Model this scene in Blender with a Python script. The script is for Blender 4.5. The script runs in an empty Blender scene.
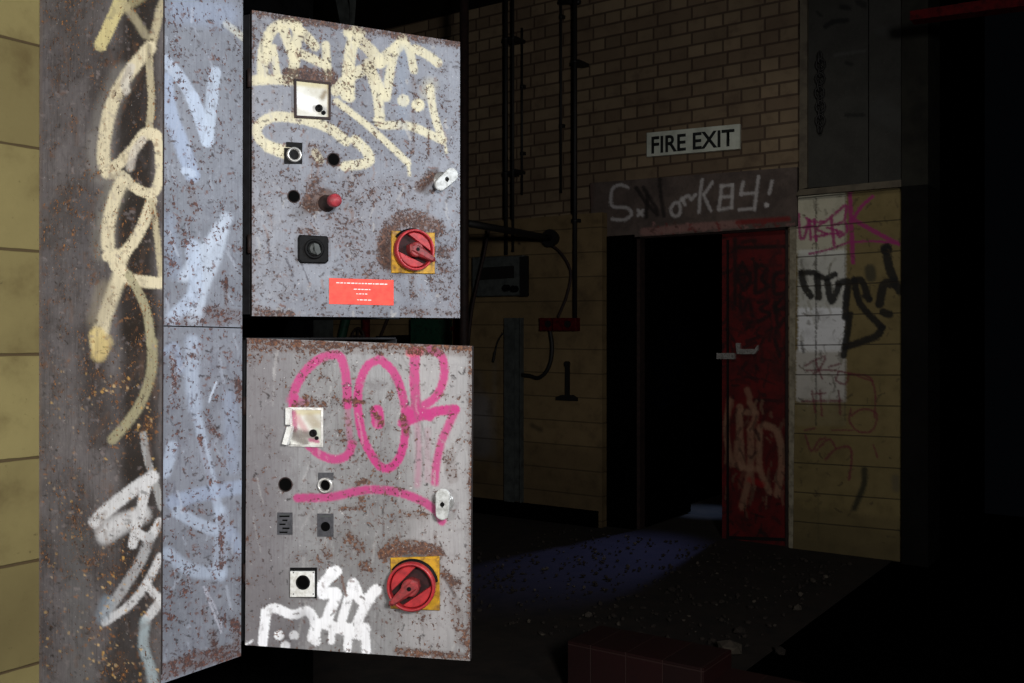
import bpy, bmesh, math, random
import numpy as np
from mathutils import Vector, Matrix
random.seed(7); np.random.seed(7)
SC = bpy.context.scene; COL = SC.collection
PI = math.pi
# ------------------------------------------------------------------ camera
F = 35/36*1024; CX = 512.0; HY = 335.0; CAMZ = 1.65
TH = math.radians(34.4)
RT = Vector((math.cos(TH), math.sin(TH), 0)); FW = Vector((-math.sin(TH), math.cos(TH), 0)); UP = Vector((0,0,1))
EYE = Vector((0,0,CAMZ))
cd = bpy.data.cameras.new('camera'); cam = bpy.data.objects.new('camera', cd); COL.objects.link(cam)
cam.location = EYE; cam.rotation_euler = (PI/2, 0, TH)
cd.lens = 35; cd.sensor_width = 36; cd.shift_y = -(341.5-HY)/1024; cd.clip_start = .02; cd.clip_end = 200
SC.camera = cam
SC.view_settings.view_transform = 'Standard'; SC.view_settings.look = 'None'
w = bpy.data.worlds.new('world'); SC.world = w; w.use_nodes = True
w.node_tree.nodes['Background'].inputs[0].default_value = (.5,.6,.8,1)
w.node_tree.nodes['Background'].inputs[1].default_value = .0015

class Plane:
    """a real plane in the room; at(px,py) measures the point of it seen at a photograph pixel"""
    def __init__(s, p, n):
        s.p = Vector(p); s.n = Vector(n).normalized()
        s.u = UP.cross(s.n).normalized() if abs(s.n.z) < .9 else Vector((1,0,0))
        s.v = s.n.cross(s.u).normalized()
    def at(s, px, py, off=0):
        d = RT*((px-CX)/F) + FW + UP*((HY-py)/F)
        t = ((s.p + s.n*off - EYE).dot(s.n))/d.dot(s.n)
        return EYE + d*t
    def many(s, px, py):
        d = (np.array(RT)[None,:]*((px-CX)/F)[:,None] + np.array(FW)[None,:] + np.array(UP)[None,:]*((HY-py)/F)[:,None])
        n = np.array(s.n); t = float((s.p-EYE).dot(s.n))/(d@n)
        return np.array(EYE)[None,:] + d*t[:,None]
def PY(y): return Plane((0,y,0),(0,-1,0))
def PX(x): return Plane((x,0,0),(1,0,0))
FLOOR = Plane((0,0,0),(0,0,1))

# ------------------------------------------------------------------ mesh builder
class MB:
    def __init__(s): s.v=[]; s.f=[]; s.m=[]; s.sm=[]
    def add(s, vs, fs, mi=0, smooth=False):
        o=len(s.v); s.v += [tuple(v) for v in vs]
        for f in fs: s.f.append(tuple(i+o for i in f)); s.m.append(mi); s.sm.append(smooth)
    def box(s, lo, hi, mi=0):
        x0,y0,z0=lo; x1,y1,z1=hi
        s.add([(x0,y0,z0),(x1,y0,z0),(x1,y1,z0),(x0,y1,z0),(x0,y0,z1),(x1,y0,z1),(x1,y1,z1),(x0,y1,z1)],
              [(0,3,2,1),(4,5,6,7),(0,1,5,4),(1,2,6,5),(2,3,7,6),(3,0,4,7)],mi)
    def prism(s, pts, n, d0, d1, mi=0, bev=0):
        pts=[Vector(p) for p in pts]; n=Vector(n); k=len(pts)
        a=[p+n*d0 for p in pts]; b=[p+n*d1 for p in pts]
        if bev>0:
            c=sum(pts,Vector())/k
            def shrink(p):
                d=(c-p); return p+d.normalized()*min(bev*1.4,d.length*.5)
            b2=[shrink(p)+n*d1 for p in pts]; b=[p+n*(d1-bev*(1 if d1>d0 else -1)) for p in pts]
            vs=a+b+b2
            fs=[tuple(range(2*k,3*k)),tuple(reversed(range(k)))]
            for i in range(k):
                j=(i+1)%k; fs.append((i,j,k+j,k+i)); fs.append((k+i,k+j,2*k+j,2*k+i))
        else:
            vs=a+b; fs=[tuple(range(k,2*k)),tuple(reversed(range(k)))]
            for i in range(k):
                j=(i+1)%k; fs.append((i,j,k+j,k+i))
        s.add(vs,fs,mi)
    def lathe(s, c, n, prof, seg=32, mi=0, smooth=True, ang=None, start=0, sx=1):
        """prof: (radius, distance along n)"""
        n=Vector(n).normalized(); u=UP.cross(n)
        u = u.normalized() if u.length>.01 else Vector((1,0,0)); v=n.cross(u)
        vs=[]; full = ang is None; ang = ang or 2*PI; cnt = seg if full else seg+1
        for r,h in prof:
            for i in range(cnt):
                a=start+ang*i/seg; vs.append(Vector(c)+n*h+(u*math.cos(a)*sx+v*math.sin(a))*r)
        fs=[]
        for j in range(len(prof)-1):
            for i in range(seg):
                i2=(i+1)%cnt
                fs.append((j*cnt+i,j*cnt+i2,(j+1)*cnt+i2,(j+1)*cnt+i))
        s.add(vs,fs,mi,smooth)
    def cyl(s, c, n, r, h0, h1, seg=24, mi=0, bev=0, sx=1):
        b=bev
        prof=[(0,h0),(r,h0),(r,h1-b),(r-b,h1),(0,h1)] if b else [(0,h0),(r,h0),(r,h1),(0,h1)]
        s.lathe(c,n,prof,seg,mi,False,sx=sx)
    def tube(s, pts, r, seg=10, mi=0, cap=True):
        pts=[Vector(p) for p in pts]; rings=[]; N=len(pts)
        t0=(pts[1]-pts[0]).normalized(); ref=Vector((0,0,1)) if abs(t0.z)<.9 else Vector((1,0,0))
        u=t0.cross(ref).normalized(); vs=[]
        for i,p in enumerate(pts):
            t=(pts[min(i+1,N-1)]-pts[max(i-1,0)]).normalized()
            u=(u-t*u.dot(t)).normalized(); v=t.cross(u)
            rr = r[i] if isinstance(r,(list,tuple)) else r
            for k in range(seg):
                a=2*PI*k/seg; vs.append(p+(u*math.cos(a)+v*math.sin(a))*rr)
        fs=[]
        for i in range(N-1):
            for k in range(seg):
                k2=(k+1)%seg; fs.append((i*seg+k,i*seg+k2,(i+1)*seg+k2,(i+1)*seg+k))
        if cap: fs.append(tuple(reversed(range(seg)))); fs.append(tuple((N-1)*seg+k for k in range(seg)))
        s.add(vs,fs,mi,True)
    def build(s, name, mats, parent=None, origin=None):
        me=bpy.data.meshes.new(name)
        o=bpy.data.objects.new(name,me); COL.objects.link(o)
        org = Vector((0,0,0))
        if parent is not None: org = world_org(parent)
        elif origin is not None: org = Vector(origin)
        elif s.v:
            xs=[v[0] for v in s.v]; ys=[v[1] for v in s.v]; zs=[v[2] for v in s.v]
            org=Vector(((min(xs)+max(xs))/2,(min(ys)+max(ys))/2,min(zs)))
        me.from_pydata([(v[0]-org.x,v[1]-org.y,v[2]-org.z) for v in s.v],[],s.f)
        if not isinstance(mats,(list,tuple)): mats=[mats]
        for m in mats: me.materials.append(m)
        me.polygons.foreach_set('material_index',s.m); me.polygons.foreach_set('use_smooth',s.sm)
        me.update()
        if parent is not None: o.parent=parent
        else: o.location=org
        return o
def world_org(o):
    v=Vector((0,0,0))
    while o is not None: v+=o.location; o=o.parent
    return v
def tag(o,label,cat,group=None,kind=None):
    o['label']=label; o['category']=cat
    if group: o['group']=group
    if kind: o['kind']=kind
    return o
def empty(name,loc,label,cat,group=None):
    o=bpy.data.objects.new(name,None); COL.objects.link(o); o.location=loc; o.empty_display_size=.1
    return tag(o,label,cat,group)
def struct(o): o['kind']='structure'; return o
def spline(pts, n=8):
    if len(pts)<3: return [tuple(p) for p in pts]
    P=[np.array(p,float) for p in pts]; P=[2*P[0]-P[1]]+P+[2*P[-1]-P[-2]]; out=[]
    for i in range(1,len(P)-2):
        for k in range(n):
            t=k/n; a,b,c,d=P[i-1:i+3]
            out.append(tuple(.5*((2*b)+(-a+c)*t+(2*a-5*b+4*c-d)*t*t+(-a+3*b-3*c+d)*t**3)))
    out.append(tuple(P[-2])); return out

# ------------------------------------------------------------------ painted surfaces (vertex colours on a fine grid)
def lin(c):
    c=[x/255 for x in c]; return tuple(x/12.92 if x<=.04045 else ((x+.055)/1.055)**2.4 for x in c)
CR=(0,0,1)
def crop(x0,y0,s): 
    global CR; CR=(x0,y0,s)
STK=[]
def st(pts,wd,col=(220,210,170),a=1.0,soft=1.5,layer='p',sp=True):
    x0,y0,s=CR; pts=[(x0+p[0]/s,y0+p[1]/s) for p in pts]
    STK.append((spline(pts,6) if sp else pts,wd/2,lin(col),a,soft,layer))
def take():
    global STK; r=STK; STK=[]; return r
def wear(x0,y0,x1,y1,n,cols,lmax=7,seed=1,wd=(.8,1.9),a=(.5,.95),vert=False):
    """small flakes, scratches and pits scattered over a painted face"""
    global CR; old=CR; CR=(0,0,1); r=random.Random(seed)
    for _ in range(n):
        x=r.uniform(x0,x1); y=r.uniform(y0,y1); l=r.uniform(.5,lmax); t=r.gauss(PI/2,.35) if vert else r.uniform(0,PI); b=r.uniform(-1.5,1.5)
        st([(x,y),(x+l*.5*math.cos(t)+b,y+l*.5*math.sin(t)),(x+l*math.cos(t),y+l*math.sin(t))],r.uniform(*wd),r.choice(cols),r.uniform(*a),.8)
    CR=old
def seg_dist(px,py,pts):
    D=np.full(px.shape,1e9)
    if len(pts)==1: return np.hypot(px-pts[0][0],py-pts[0][1])
    for (x0,y0),(x1,y1) in zip(pts[:-1],pts[1:]):
        dx,dy=x1-x0,y1-y0; L=dx*dx+dy*dy+1e-9
        t=np.clip(((px-x0)*dx+(py-y0)*dy)/L,0,1)
        D=np.minimum(D,np.hypot(px-x0-t*dx,py-y0-t*dy))
    return D
def painted(name, quad, plane, back, mats, strokes, step=1.2, parent=None, origin=None, seed=1, side=None):
    """a sheet or block whose front face carries sprayed and rusted paint as vertex colours; back = Vector of its thickness"""
    q=[np.array(p,float) for p in quad]   # tl,tr,br,bl
    W=max(np.hypot(*(q[1]-q[0])),np.hypot(*(q[2]-q[3]))); H=max(np.hypot(*(q[3]-q[0])),np.hypot(*(q[2]-q[1])))
    nu=int(W/step)+2; nv=int(H/step)+2
    S,T=np.meshgrid(np.linspace(0,1,nu),np.linspace(0,1,nv))
    S=S.ravel();T=T.ravel()
    X=(q[0][0]*(1-S)+q[1][0]*S)*(1-T)+(q[3][0]*(1-S)+q[2][0]*S)*T
    Y=(q[0][1]*(1-S)+q[1][1]*S)*(1-T)+(q[3][1]*(1-S)+q[2][1]*S)*T
    P=plane.many(X,Y); n=len(P)
    ring=[i for i in range(nu)]+[nu*j+nu-1 for j in range(1,nv)]+[nu*(nv-1)+i for i in range(nu-2,-1,-1)]+[nu*j for j in range(nv-2,0,-1)]
    bk=P[ring]+np.array(back)[None,:]
    V=np.vstack([P,bk])
    fs=[]
    for j in range(nv-1):
        b=j*nu
        fs += [(b+i,b+nu+i,b+nu+i+1,b+i+1) for i in range(nu-1)]
    R=len(ring)
    for k in range(R):
        k2=(k+1)%R; fs.append((ring[k],ring[k2],n+k2,n+k))
    fs.append(tuple(n+k for k in range(R)))
    if parent is not None: org=world_org(parent)
    elif origin is not None: org=Vector(origin)
    else:
        lo=V.min(0); hi=V.max(0); org=Vector(((lo[0]+hi[0])/2,(lo[1]+hi[1])/2,lo[2]))
    me=bpy.data.meshes.new(name); me.from_pydata((V-np.array(org)[None,:]).tolist(),[],fs)
    for m in (mats if isinstance(mats,(list,tuple)) else [mats]): me.materials.append(m)
    if side is not None:
        me.materials.append(side); nf=(nu-1)*(nv-1); mi=np.zeros(len(fs),dtype=np.int32); mi[nf:]=1; me.polygons.foreach_set('material_index',mi)
    rgb=np.ones((n,3))*.5; al=np.zeros(n); rust=np.zeros(n)
    rs=np.random.RandomState(seed)
    jx=rs.normal(0,.35,n); jy=rs.normal(0,.35,n)
    for pts,r,col,a,soft,layer in strokes:
        xs=[p[0] for p in pts]; ys=[p[1] for p in pts]; m=r+soft*2+2
        idx=np.where((X>min(xs)-m)&(X<max(xs)+m)&(Y>min(ys)-m)&(Y<max(ys)+m))[0]
        if len(idx)==0: continue
        D=seg_dist(X[idx]+jx[idx],Y[idx]+jy[idx],pts)
        k=np.clip((r+soft*.5-D)/max(soft,.3),0,1); k=k*k*(3-2*k)*a
        if layer=='r': rust[idx]=np.maximum(rust[idx],k)
        elif layer=='n': rust[idx]=np.minimum(rust[idx],-k)
        elif layer=='e': al[idx]*=(1-k)
        else:
            na=k+al[idx]*(1-k); sel=na>1e-6
            old=rgb[idx]; new=np.where(sel[:,None],(np.array(col)[None,:]*k[:,None]+old*(al[idx]*(1-k))[:,None])/np.maximum(na,1e-6)[:,None],old)
            rgb[idx]=new; al[idx]=na
    at=me.color_attributes.new('paint','FLOAT_COLOR','POINT')
    A=np.zeros((len(V),4)); A[:n,:3]=rgb*al[:,None]; A[:n,3]=al
    at.data.foreach_set('color',A.ravel())
    ra=me.attributes.new('rust','FLOAT','POINT'); B=np.zeros(len(V)); B[:n]=rust; ra.data.foreach_set('value',B)
    me.update()
    o=bpy.data.objects.new(name,me); COL.objects.link(o)
    if parent is not None: o.parent=parent
    else: o.location=org
    return o

# ------------------------------------------------------------------ materials
class NT:
    def __init__(s,name):
        s.m=bpy.data.materials.new(name); s.m.use_nodes=True; s.t=s.m.node_tree; s.t.nodes.clear()
        s.out=s.t.nodes.new('ShaderNodeOutputMaterial'); s.b=s.t.nodes.new('ShaderNodeBsdfPrincipled'); s.t.links.new(s.b.outputs[0],s.out.inputs[0])
        s.tc=s.t.nodes.new('ShaderNodeTexCoord').outputs['Object']
    def L(s,a,b):
        if isinstance(a,(int,float)): b.default_value=a
        elif isinstance(a,(tuple,list)): b.default_value=(tuple(a)+(1,))[:len(b.default_value)]
        else: s.t.links.new(a,b)
    def math(s,op,a,b=None,c=None,clamp=False):
        n=s.t.nodes.new('ShaderNodeMath'); n.operation=op; n.use_clamp=clamp
        s.L(a,n.inputs[0]); 
        if b is not None: s.L(b,n.inputs[1])
        if c is not None: s.L(c,n.inputs[2])
        return n.outputs[0]
    def map(s,scale,vec=None):
        n=s.t.nodes.new('ShaderNodeMapping'); s.L(vec or s.tc,n.inputs[0]); n.inputs['Scale'].default_value=scale; return n.outputs[0]
    def noise(s,scale,detail=4,rough=.6,vec=None,dist=0,seed=0):
        n=s.t.nodes.new('ShaderNodeTexNoise'); n.noise_dimensions='4D'; s.L(vec or s.tc,n.inputs['Vector']); n.inputs['W'].default_value=seed
        n.inputs['Scale'].default_value=scale; n.inputs['Detail'].default_value=detail; n.inputs['Roughness'].default_value=rough; n.inputs['Distortion'].default_value=dist
        return n.outputs['Fac']
    def step(s,x,a,b,t0=0,t1=1):
        n=s.t.nodes.new('ShaderNodeMapRange'); n.interpolation_type='SMOOTHSTEP'; s.L(x,n.inputs[0])
        s.L(a,n.inputs[1]); s.L(b,n.inputs[2]); n.inputs[3].default_value=t0; n.inputs[4].default_value=t1; return n.outputs[0]
    def mix(s,f,a,b,mode='MIX'):
        n=s.t.nodes.new('ShaderNodeMix'); n.data_type='RGBA'; n.blend_type=mode; s.L(f,n.inputs[0]); s.L(a,n.inputs[6]); s.L(b,n.inputs[7]); return n.outputs[2]
    def attr(s,name):
        n=s.t.nodes.new('ShaderNodeAttribute'); n.attribute_name=name; return n
    def paintcol(s,p):
        a=s.math('MAXIMUM',p.outputs['Alpha'],.002); n=s.t.nodes.new('ShaderNodeVectorMath'); n.operation='DIVIDE'
        s.L(p.outputs['Color'],n.inputs[0]); s.L(s.comb(a,a,a),n.inputs[1]); return n.outputs[0]
    def sep(s,v):
        n=s.t.nodes.new('ShaderNodeSeparateXYZ'); s.L(v,n.inputs[0]); return n.outputs
    def comb(s,x,y,z):
        n=s.t.nodes.new('ShaderNodeCombineXYZ'); s.L(x,n.inputs[0]); s.L(y,n.inputs[1]); s.L(z,n.inputs[2]); return n.outputs[0]
    def wn(s,v):
        n=s.t.nodes.new('ShaderNodeTexWhiteNoise'); n.noise_dimensions='3D'; s.L(v,n.inputs['Vector']); return n.outputs['Value']
    def done(s,col,rough=.7,bump=None,bd=.002,metal=0,spec=.4):
        s.L(col,s.b.inputs['Base Color']); s.L(rough,s.b.inputs['Roughness']); s.L(metal,s.b.inputs['Metallic']); s.b.inputs['Specular IOR Level'].default_value=spec
        if bump is not None:
            n=s.t.nodes.new('ShaderNodeBump'); n.inputs['Strength'].default_value=.7; n.inputs['Distance'].default_value=bd
            s.L(bump,n.inputs['Height']); s.t.links.new(n.outputs[0],s.b.inputs['Normal'])
        return s.m

def m_plain(name,c1,c2=None,rough=.7,metal=0,scale=30,dirt=.35,spec=.4,bump=.0006):
    n=NT(name); c1=lin(c1); c2=lin(c2) if c2 else tuple(x*.6 for x in c1)
    a=n.noise(scale,5,.65); b=n.noise(scale*.25,4,.6,seed=3)
    c=n.mix(n.step(a,.38,.68),c1,c2); c=n.mix(n.step(b,.5,.75,0,dirt),c,tuple(x*.35 for x in c2))
    return n.done(c,rough,a,bump,metal,spec)
def m_rust_paint(name,base,base2,amount=.0,streak=.25,rough=.5,rc1=(62,42,36),rc2=(120,74,50),grime=(70,70,75),grm=.5,pale=.35,palec=(190,182,170),stain=(88,68,60),chipscale=85):
    """old painted sheet steel: paint layers from the vertex colours, chips, rust speckle and stains on top"""
    n=NT(name)
    lo=n.noise(6,5,.6); f1=n.noise(chipscale*2.4,3,.6,dist=.2); f2=n.noise(chipscale,4,.65,seed=1,dist=.6); mid=n.noise(28,5,.7,seed=2,dist=.5)
    strk=n.noise(1,5,.75,vec=n.map((170,170,10)),seed=4); mot=n.noise(70,5,.8,seed=12)
    c=n.mix(n.step(lo,.35,.68),lin(base),lin(base2))
    c=n.mix(n.step(strk,.45,.72,0,streak),c,lin(grime))
    c=n.mix(n.step(mid,.45,.72,0,grm*.8),c,lin(grime))
    c=n.mix(n.step(mot,.52,.7,0,pale*.6),c,lin(palec))
    p=n.attr('paint'); r=n.attr('rust').outputs['Fac']
    pa=n.math('MULTIPLY',p.outputs['Alpha'],n.step(n.math('ADD',n.math('MULTIPLY',mot,.6),n.math('MULTIPLY',mid,.4)),.66,.54,0.35,1))
    pc=n.mix(n.step(strk,.4,.8,0,.3),n.paintcol(p),lin(grime)); pc=n.mix(n.step(mid,.5,.75,0,.3),pc,lin(stain))
    c=n.mix(pa,c,pc)
    c=n.mix(n.math('MULTIPLY',r,n.step(mot,.3,.65,.3,.8)),c,lin(stain))
    low=n.math('MULTIPLY_ADD',mid,.38,n.math('MULTIPLY',lo,.26)); low=n.math('MULTIPLY_ADD',r,.15,low)
    e1=n.math('ADD',f1,low); e2=n.math('ADD',f2,low)
    chip=n.math('MAXIMUM',n.step(e1,.965-amount,1.005-amount),n.step(e2,.99-amount,1.02-amount))
    tone=n.noise(160,3,.7,seed=6); tone2=n.noise(11,3,.6,seed=8)
    rc=n.mix(n.step(tone,.42,.66),lin(rc1),lin(rc2)); rc=n.mix(n.step(tone2,.5,.75,0,.6),rc,lin((34,27,27)))
    c=n.mix(n.math('MULTIPLY',chip,.85),c,rc)
    fl=n.noise(chipscale*2.2,2,.5,seed=15); c=n.mix(n.step(n.math('MULTIPLY_ADD',r,.03,fl),.70,.73,0,pale*1.6),c,lin(palec))
    h=n.math('MULTIPLY_ADD',chip,-.8,n.math('MULTIPLY',tone,.3))
    return n.done(c,n.step(chip,0,1,rough,.95),h,.0012,0,.35)
def m_blocks(name,U,w_,h_,c1,c2,mort,mcol,bond='stretcher',z0=0,u0=0,tilt=0,paint=False,stain=.4,bump=.004,rough=.8,stains=(60,50,30),jf=.85,var=.5):
    """U: 0 for a wall along x, 1 along y.  World metres from the object's own origin at 0,0,0"""
    n=NT(name); s=n.sep(n.tc); u=s[U]; z=s[2]
    z=n.math('MULTIPLY_ADD',u,tilt,z)
    zz=n.math('DIVIDE',n.math('SUBTRACT',z,z0),h_); row=n.math('FLOOR',zz); fz=n.math('FRACT',zz)
    par=n.math('FRACT',n.math('MULTIPLY',row,.5)); par=n.math('MULTIPLY',par,2)
    if bond=='english':
        inv=n.math('MULTIPLY_ADD',par,1.0,1.0)          # 1 stretcher, 2 header
        uu=n.math('MULTIPLY_ADD',n.math('DIVIDE',n.math('SUBTRACT',u,u0),w_),inv,n.math('MULTIPLY',par,.25))
        mw=n.math('MULTIPLY',inv,mort/w_)
    elif bond=='stack':
        uu=n.math('DIVIDE',n.math('SUBTRACT',u,u0),w_); mw=mort/w_
    else:
        uu=n.math('MULTIPLY_ADD',par,.5,n.math('DIVIDE',n.math('SUBTRACT',u,u0),w_)); mw=mort/w_
    fu=n.math('FRACT',uu); cu=n.math('FLOOR',uu)
    wob=n.noise(14,3,.6); wv=n.math('MULTIPLY',n.math('SUBTRACT',wob,.5),.02)
    du=n.math('SUBTRACT',.5,n.math('ABSOLUTE',n.math('SUBTRACT',fu,.5))); dz=n.math('SUBTRACT',.5,n.math('ABSOLUTE',n.math('SUBTRACT',fz,.5)))
    mu=n.math('DIVIDE',du,mw); mz=n.math('DIVIDE',n.math('ADD',dz,wv),mort/h_)
    d=n.math('MINIMUM',mu,mz); joint=n.step(d,.35,.75,1,0)
    idv=n.wn(n.comb(cu,row,1.5)); idv2=n.wn(n.comb(cu,row,7.5))
    a=n.noise(7,5,.6); b=n.noise(60,4,.7,seed=5); g=n.noise(1.3,4,.6,seed=9)
    c=n.mix(n.step(n.math('MULTIPLY_ADD',idv,var,n.math('MULTIPLY',a,1.1-var)),.25,.8),lin(c1),lin(c2))
    if bond=='english':
        c=n.mix(n.step(idv2,.90,.95,0,.5),c,tuple(min(1,x*1.35) for x in lin(c1)))
        c=n.mix(n.step(idv2,.15,.02,0,.5),c,tuple(x*.7 for x in lin(c2)))
    if paint:
        p=n.attr('paint'); c=n.mix(n.math('MULTIPLY',p.outputs['Alpha'],n.step(b,.75,.6,.5,1)),c,n.paintcol(p))
    c=n.mix(n.step(a,.5,.75,0,stain),c,lin(stains)); c=n.mix(n.step(b,.62,.74,0,.6),c,tuple(x*.5 for x in lin(stains)))
    c=n.mix(n.step(g,.45,.7,0,stain*.6),c,tuple(x*.6 for x in lin(stains)))
    c=n.mix(n.math('MULTIPLY',joint,jf),c,lin(mcol))
    h=n.math('MULTIPLY_ADD',joint,-1,n.math('MULTIPLY',b,.25))
    return n.done(c,rough,h,bump)

M={}
M['column']=m_rust_paint('rusted column paint',(112,108,112),(78,74,77),amount=.03,streak=.5,rough=.5,rc1=(60,42,34),rc2=(196,136,80),chipscale=75,grime=(46,41,43),grm=.6,pale=.5,palec=(160,156,156),stain=(96,72,60))
M['trunk']=m_rust_paint('pale grey trunking paint',(124,127,135),(106,109,116),amount=.05,streak=.55,rough=.42,rc1=(62,44,42),rc2=(116,70,52),chipscale=62,grime=(88,88,98),grm=.6,pale=.4,palec=(160,166,178))
M['door_up']=m_rust_paint('blue grey door paint',(130,133,141),(109,111,119),amount=.04,streak=.35,rough=.42,rc1=(60,48,46),rc2=(112,82,68),chipscale=72,grime=(88,84,88),grm=.7,pale=.4,palec=(180,178,178))
M['door_lo']=m_rust_paint('warm grey door paint',(146,146,147),(122,121,121),amount=.028,streak=.55,rough=.42,rc1=(70,48,42),rc2=(128,86,60),chipscale=62,grime=(96,90,92),grm=.7,pale=.35,palec=(196,192,190))
M['sheet_edge']=m_plain('dark rust and gap shade edge',(44,34,32),(26,22,22),.8,scale=60)  # rust brown edges; on the doors the dark also stands for gap shade
M['carcass']=m_plain('dark grey cabinet paint',(40,40,43),(30,28,29),.6)
M['left_wall']=m_blocks('yellow painted blockwork',1,.45,.2256,(134,124,80),(112,102,64),.005,(62,46,28),z0=.0284,u0=.2,tilt=.0,stain=.7,bump=.004,stains=(84,70,38))
M['block_l']=m_blocks('dull yellow blockwork far',0,4,.21,(118,99,68),(102,84,56),.009,(44,34,22),z0=.02,u0=.1,tilt=.008,stain=.5,stains=(58,46,30),jf=.55,var=.15,paint=True)
M['block_r']=m_blocks('painted blockwork right',0,4,.2265,(128,112,72),(112,98,60),.008,(40,34,24),bond='stack',z0=.03,u0=-5,tilt=-.018,paint=True,stain=.3,stains=(74,62,36),jf=.7,var=.15)
M['brick']=m_blocks('buff brickwork',0,.31,.1065,(122,105,82),(104,87,68),.015,(58,42,32),bond='english',z0=.03,tilt=-.012,stain=.4,bump=.006,stains=(62,46,36),jf=.8,var=.5)
M['lintel']=m_rust_paint('grimy concrete lintel',(92,80,74),(72,62,58),amount=-.1,streak=.2,rough=.85,grime=(54,46,42),pale=.1)
M['red_door']=m_rust_paint('blood red door paint',(96,10,9),(66,6,6),amount=-.02,streak=.25,rough=.6,rc1=(24,8,8),rc2=(50,14,12),chipscale=60,grime=(40,6,6),pale=0,stain=(30,8,8))
M['panelgrey']=m_rust_paint('charcoal sheet panel',(50,49,45),(42,41,37),amount=-.12,streak=.3,rough=.8,rc1=(20,20,20),rc2=(30,30,28),chipscale=40,grime=(34,33,30),pale=.05,stain=(20,20,18))
M['floor']=m_plain('dark dirty concrete floor',(40,32,26),(25,20,16),.9,scale=6,dirt=.6,bump=.01)
M['piergrey']=m_plain('dark grey render',(44,43,38),(34,33,30),.95,spec=.1,scale=6)
M['black']=m_plain('black and painted shade',(5,5,5),(3,3,3),1,spec=0)  # plain near-black; on wall_left_end it holds painted shade
M['soot']=m_plain('dark sooted plaster',(20,19,18),(14,13,12),.95,spec=.1,scale=5)
M['ceil']=m_plain('dark ceiling boards',(30,27,24),(20,18,16),.95,spec=.1,scale=3)
M['pipe']=m_plain('black iron pipe',(20,17,16),(12,11,10),.6)
M['pipe_brown']=m_plain('brown iron pipe',(44,28,24),(26,16,14),.7)
M['grey_steel']=m_plain('grey channel steel',(70,74,72),(50,53,52),.6,scale=14)
M['beige']=m_plain('grubby cream trim',(92,84,70),(70,62,52),.8,scale=10)
M['redpipe']=m_plain('dull red paint',(78,12,14),(46,6,9),.8,spec=.1)
M['green']=m_plain('dull green paint',(20,64,46),(14,40,30),.6)
M['blk']=m_plain('black plastic',(8,8,9),(18,17,17),.6,spec=.12,scale=120)
M['hole']=m_plain('black opening',(5,5,5),(8,7,7),.95,spec=.05)
M['dialred']=m_plain('faded red plastic',(176,44,48),(132,30,36),.45,spec=.5,scale=60,dirt=.5)
M['handlered']=m_plain('grimy red plastic handle',(150,48,50),(104,44,44),.5,spec=.5,scale=90,dirt=.6)
M['yel']=m_plain('yellow switch plate',(196,148,34),(120,86,34),.5,scale=60,dirt=.5)
M['chrome']=m_plain('tarnished bright metal',(205,204,200),(150,146,140),.32,metal=.6,scale=70,dirt=.5)
M['white']=m_plain('dirty white plastic',(226,226,222),(196,194,186),.5,scale=90,dirt=.3)
M['plategrey']=m_plain('dark grey nameplate',(70,70,74),(48,48,52),.5,scale=120)
M['labelred']=m_plain('orange red label',(236,76,58),(214,60,48),.5,scale=60,dirt=.2)
M['signwhite']=m_plain('aged white sign face',(196,200,188),(172,176,164),.6,scale=8,dirt=.2)
M['signblack']=m_plain('black sign lettering',(16,20,20),(12,14,14),.6)
M['paper']=m_plain('pale litter',(80,72,62),(56,50,44),.9)
M['palestrip']=m_plain('pale flaking edge strip',(150,142,122),(104,96,80),.8,scale=12)
M['recess']=m_plain('dark red recess shade',(50,16,18),(18,10,10),.8,scale=60)  # shade of the dial recess put into its colour
M['rubble']=m_plain('dark rubble',(46,39,33),(32,26,22),.95)
M['lever']=m_plain('grey white lever',(196,198,196),(150,150,146),.4,scale=80)
M['stubred']=m_plain('dull pinkish red cap',(158,52,60),(120,40,46),.5,scale=60)
M['cream_plate']=m_rust_paint('cream smeared bright plate',(222,222,216),(180,176,160),amount=-.06,streak=.1,rough=.35,grime=(150,140,110))

# ------------------------------------------------------------------ room shell
def wbox(name,lo,hi,mat):
    b=MB(); b.box(lo,hi); return struct(b.build(name,mat,origin=(0,0,0)))
YB=7.6
wbox('wall_left',(-2.5,-3.5,0),(-2.09,1.40,4.75),M['left_wall'])
wbox('wall_left_end',(-2.5,1.40,0),(-2.09,2.04,4.75),M['black'])  # shaded end of the wall, its darkness put into the colour
b=MB(); b.box((-9,-3.5,-.12),(-1.82,YB+.3,0)); struct(b.build('floor',M['floor'],origin=(0,0,0)))
b=MB(); b.box((-1.82,-3.5,-.12),(5,YB+2.5,-.004)); struct(b.build('floor',M['black'],origin=(0,0,0)))
b=MB(); b.box((-9,-3.5,4.75),(5,YB+2.5,4.9)); struct(b.build('ceiling',M['ceil'],origin=(0,0,0)))
OX0,OX1,OZ=-3.91,-2.60,2.52
b=MB(); b.box((-9,YB,0),(OX0,YB+.3,4.75)); b.box((OX0,YB,OZ),(OX1,YB+.3,4.75)); b.box((OX1,YB,0),(-1.72,YB+.3,4.75))
struct(b.build('wall_back',M['brick'],origin=(0,0,0)))
def px_y(px,z,Y):
    t=(px-CX)/F; zd=Y/(math.cos(TH)+t*math.sin(TH)); return HY-(z-CAMZ)*F/zd
crop(470,330,3.25)
st([(30,240),(40,380)],22,(112,116,126),.55,14); st([(20,150),(25,240)],14,(100,92,86),.4,10); st([(80,100),(80,440)],4,(112,104,92),.4,4)
st([(200,310),(230,325)],4,(34,26,18),.6,4)
crop(465,200,6.83)
st([(130,150),(200,280)],12,(96,78,60),.4,8); st([(366,292),(372,300)],2.5,(20,16,12),.9,1)
crop(0,0,1)
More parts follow.
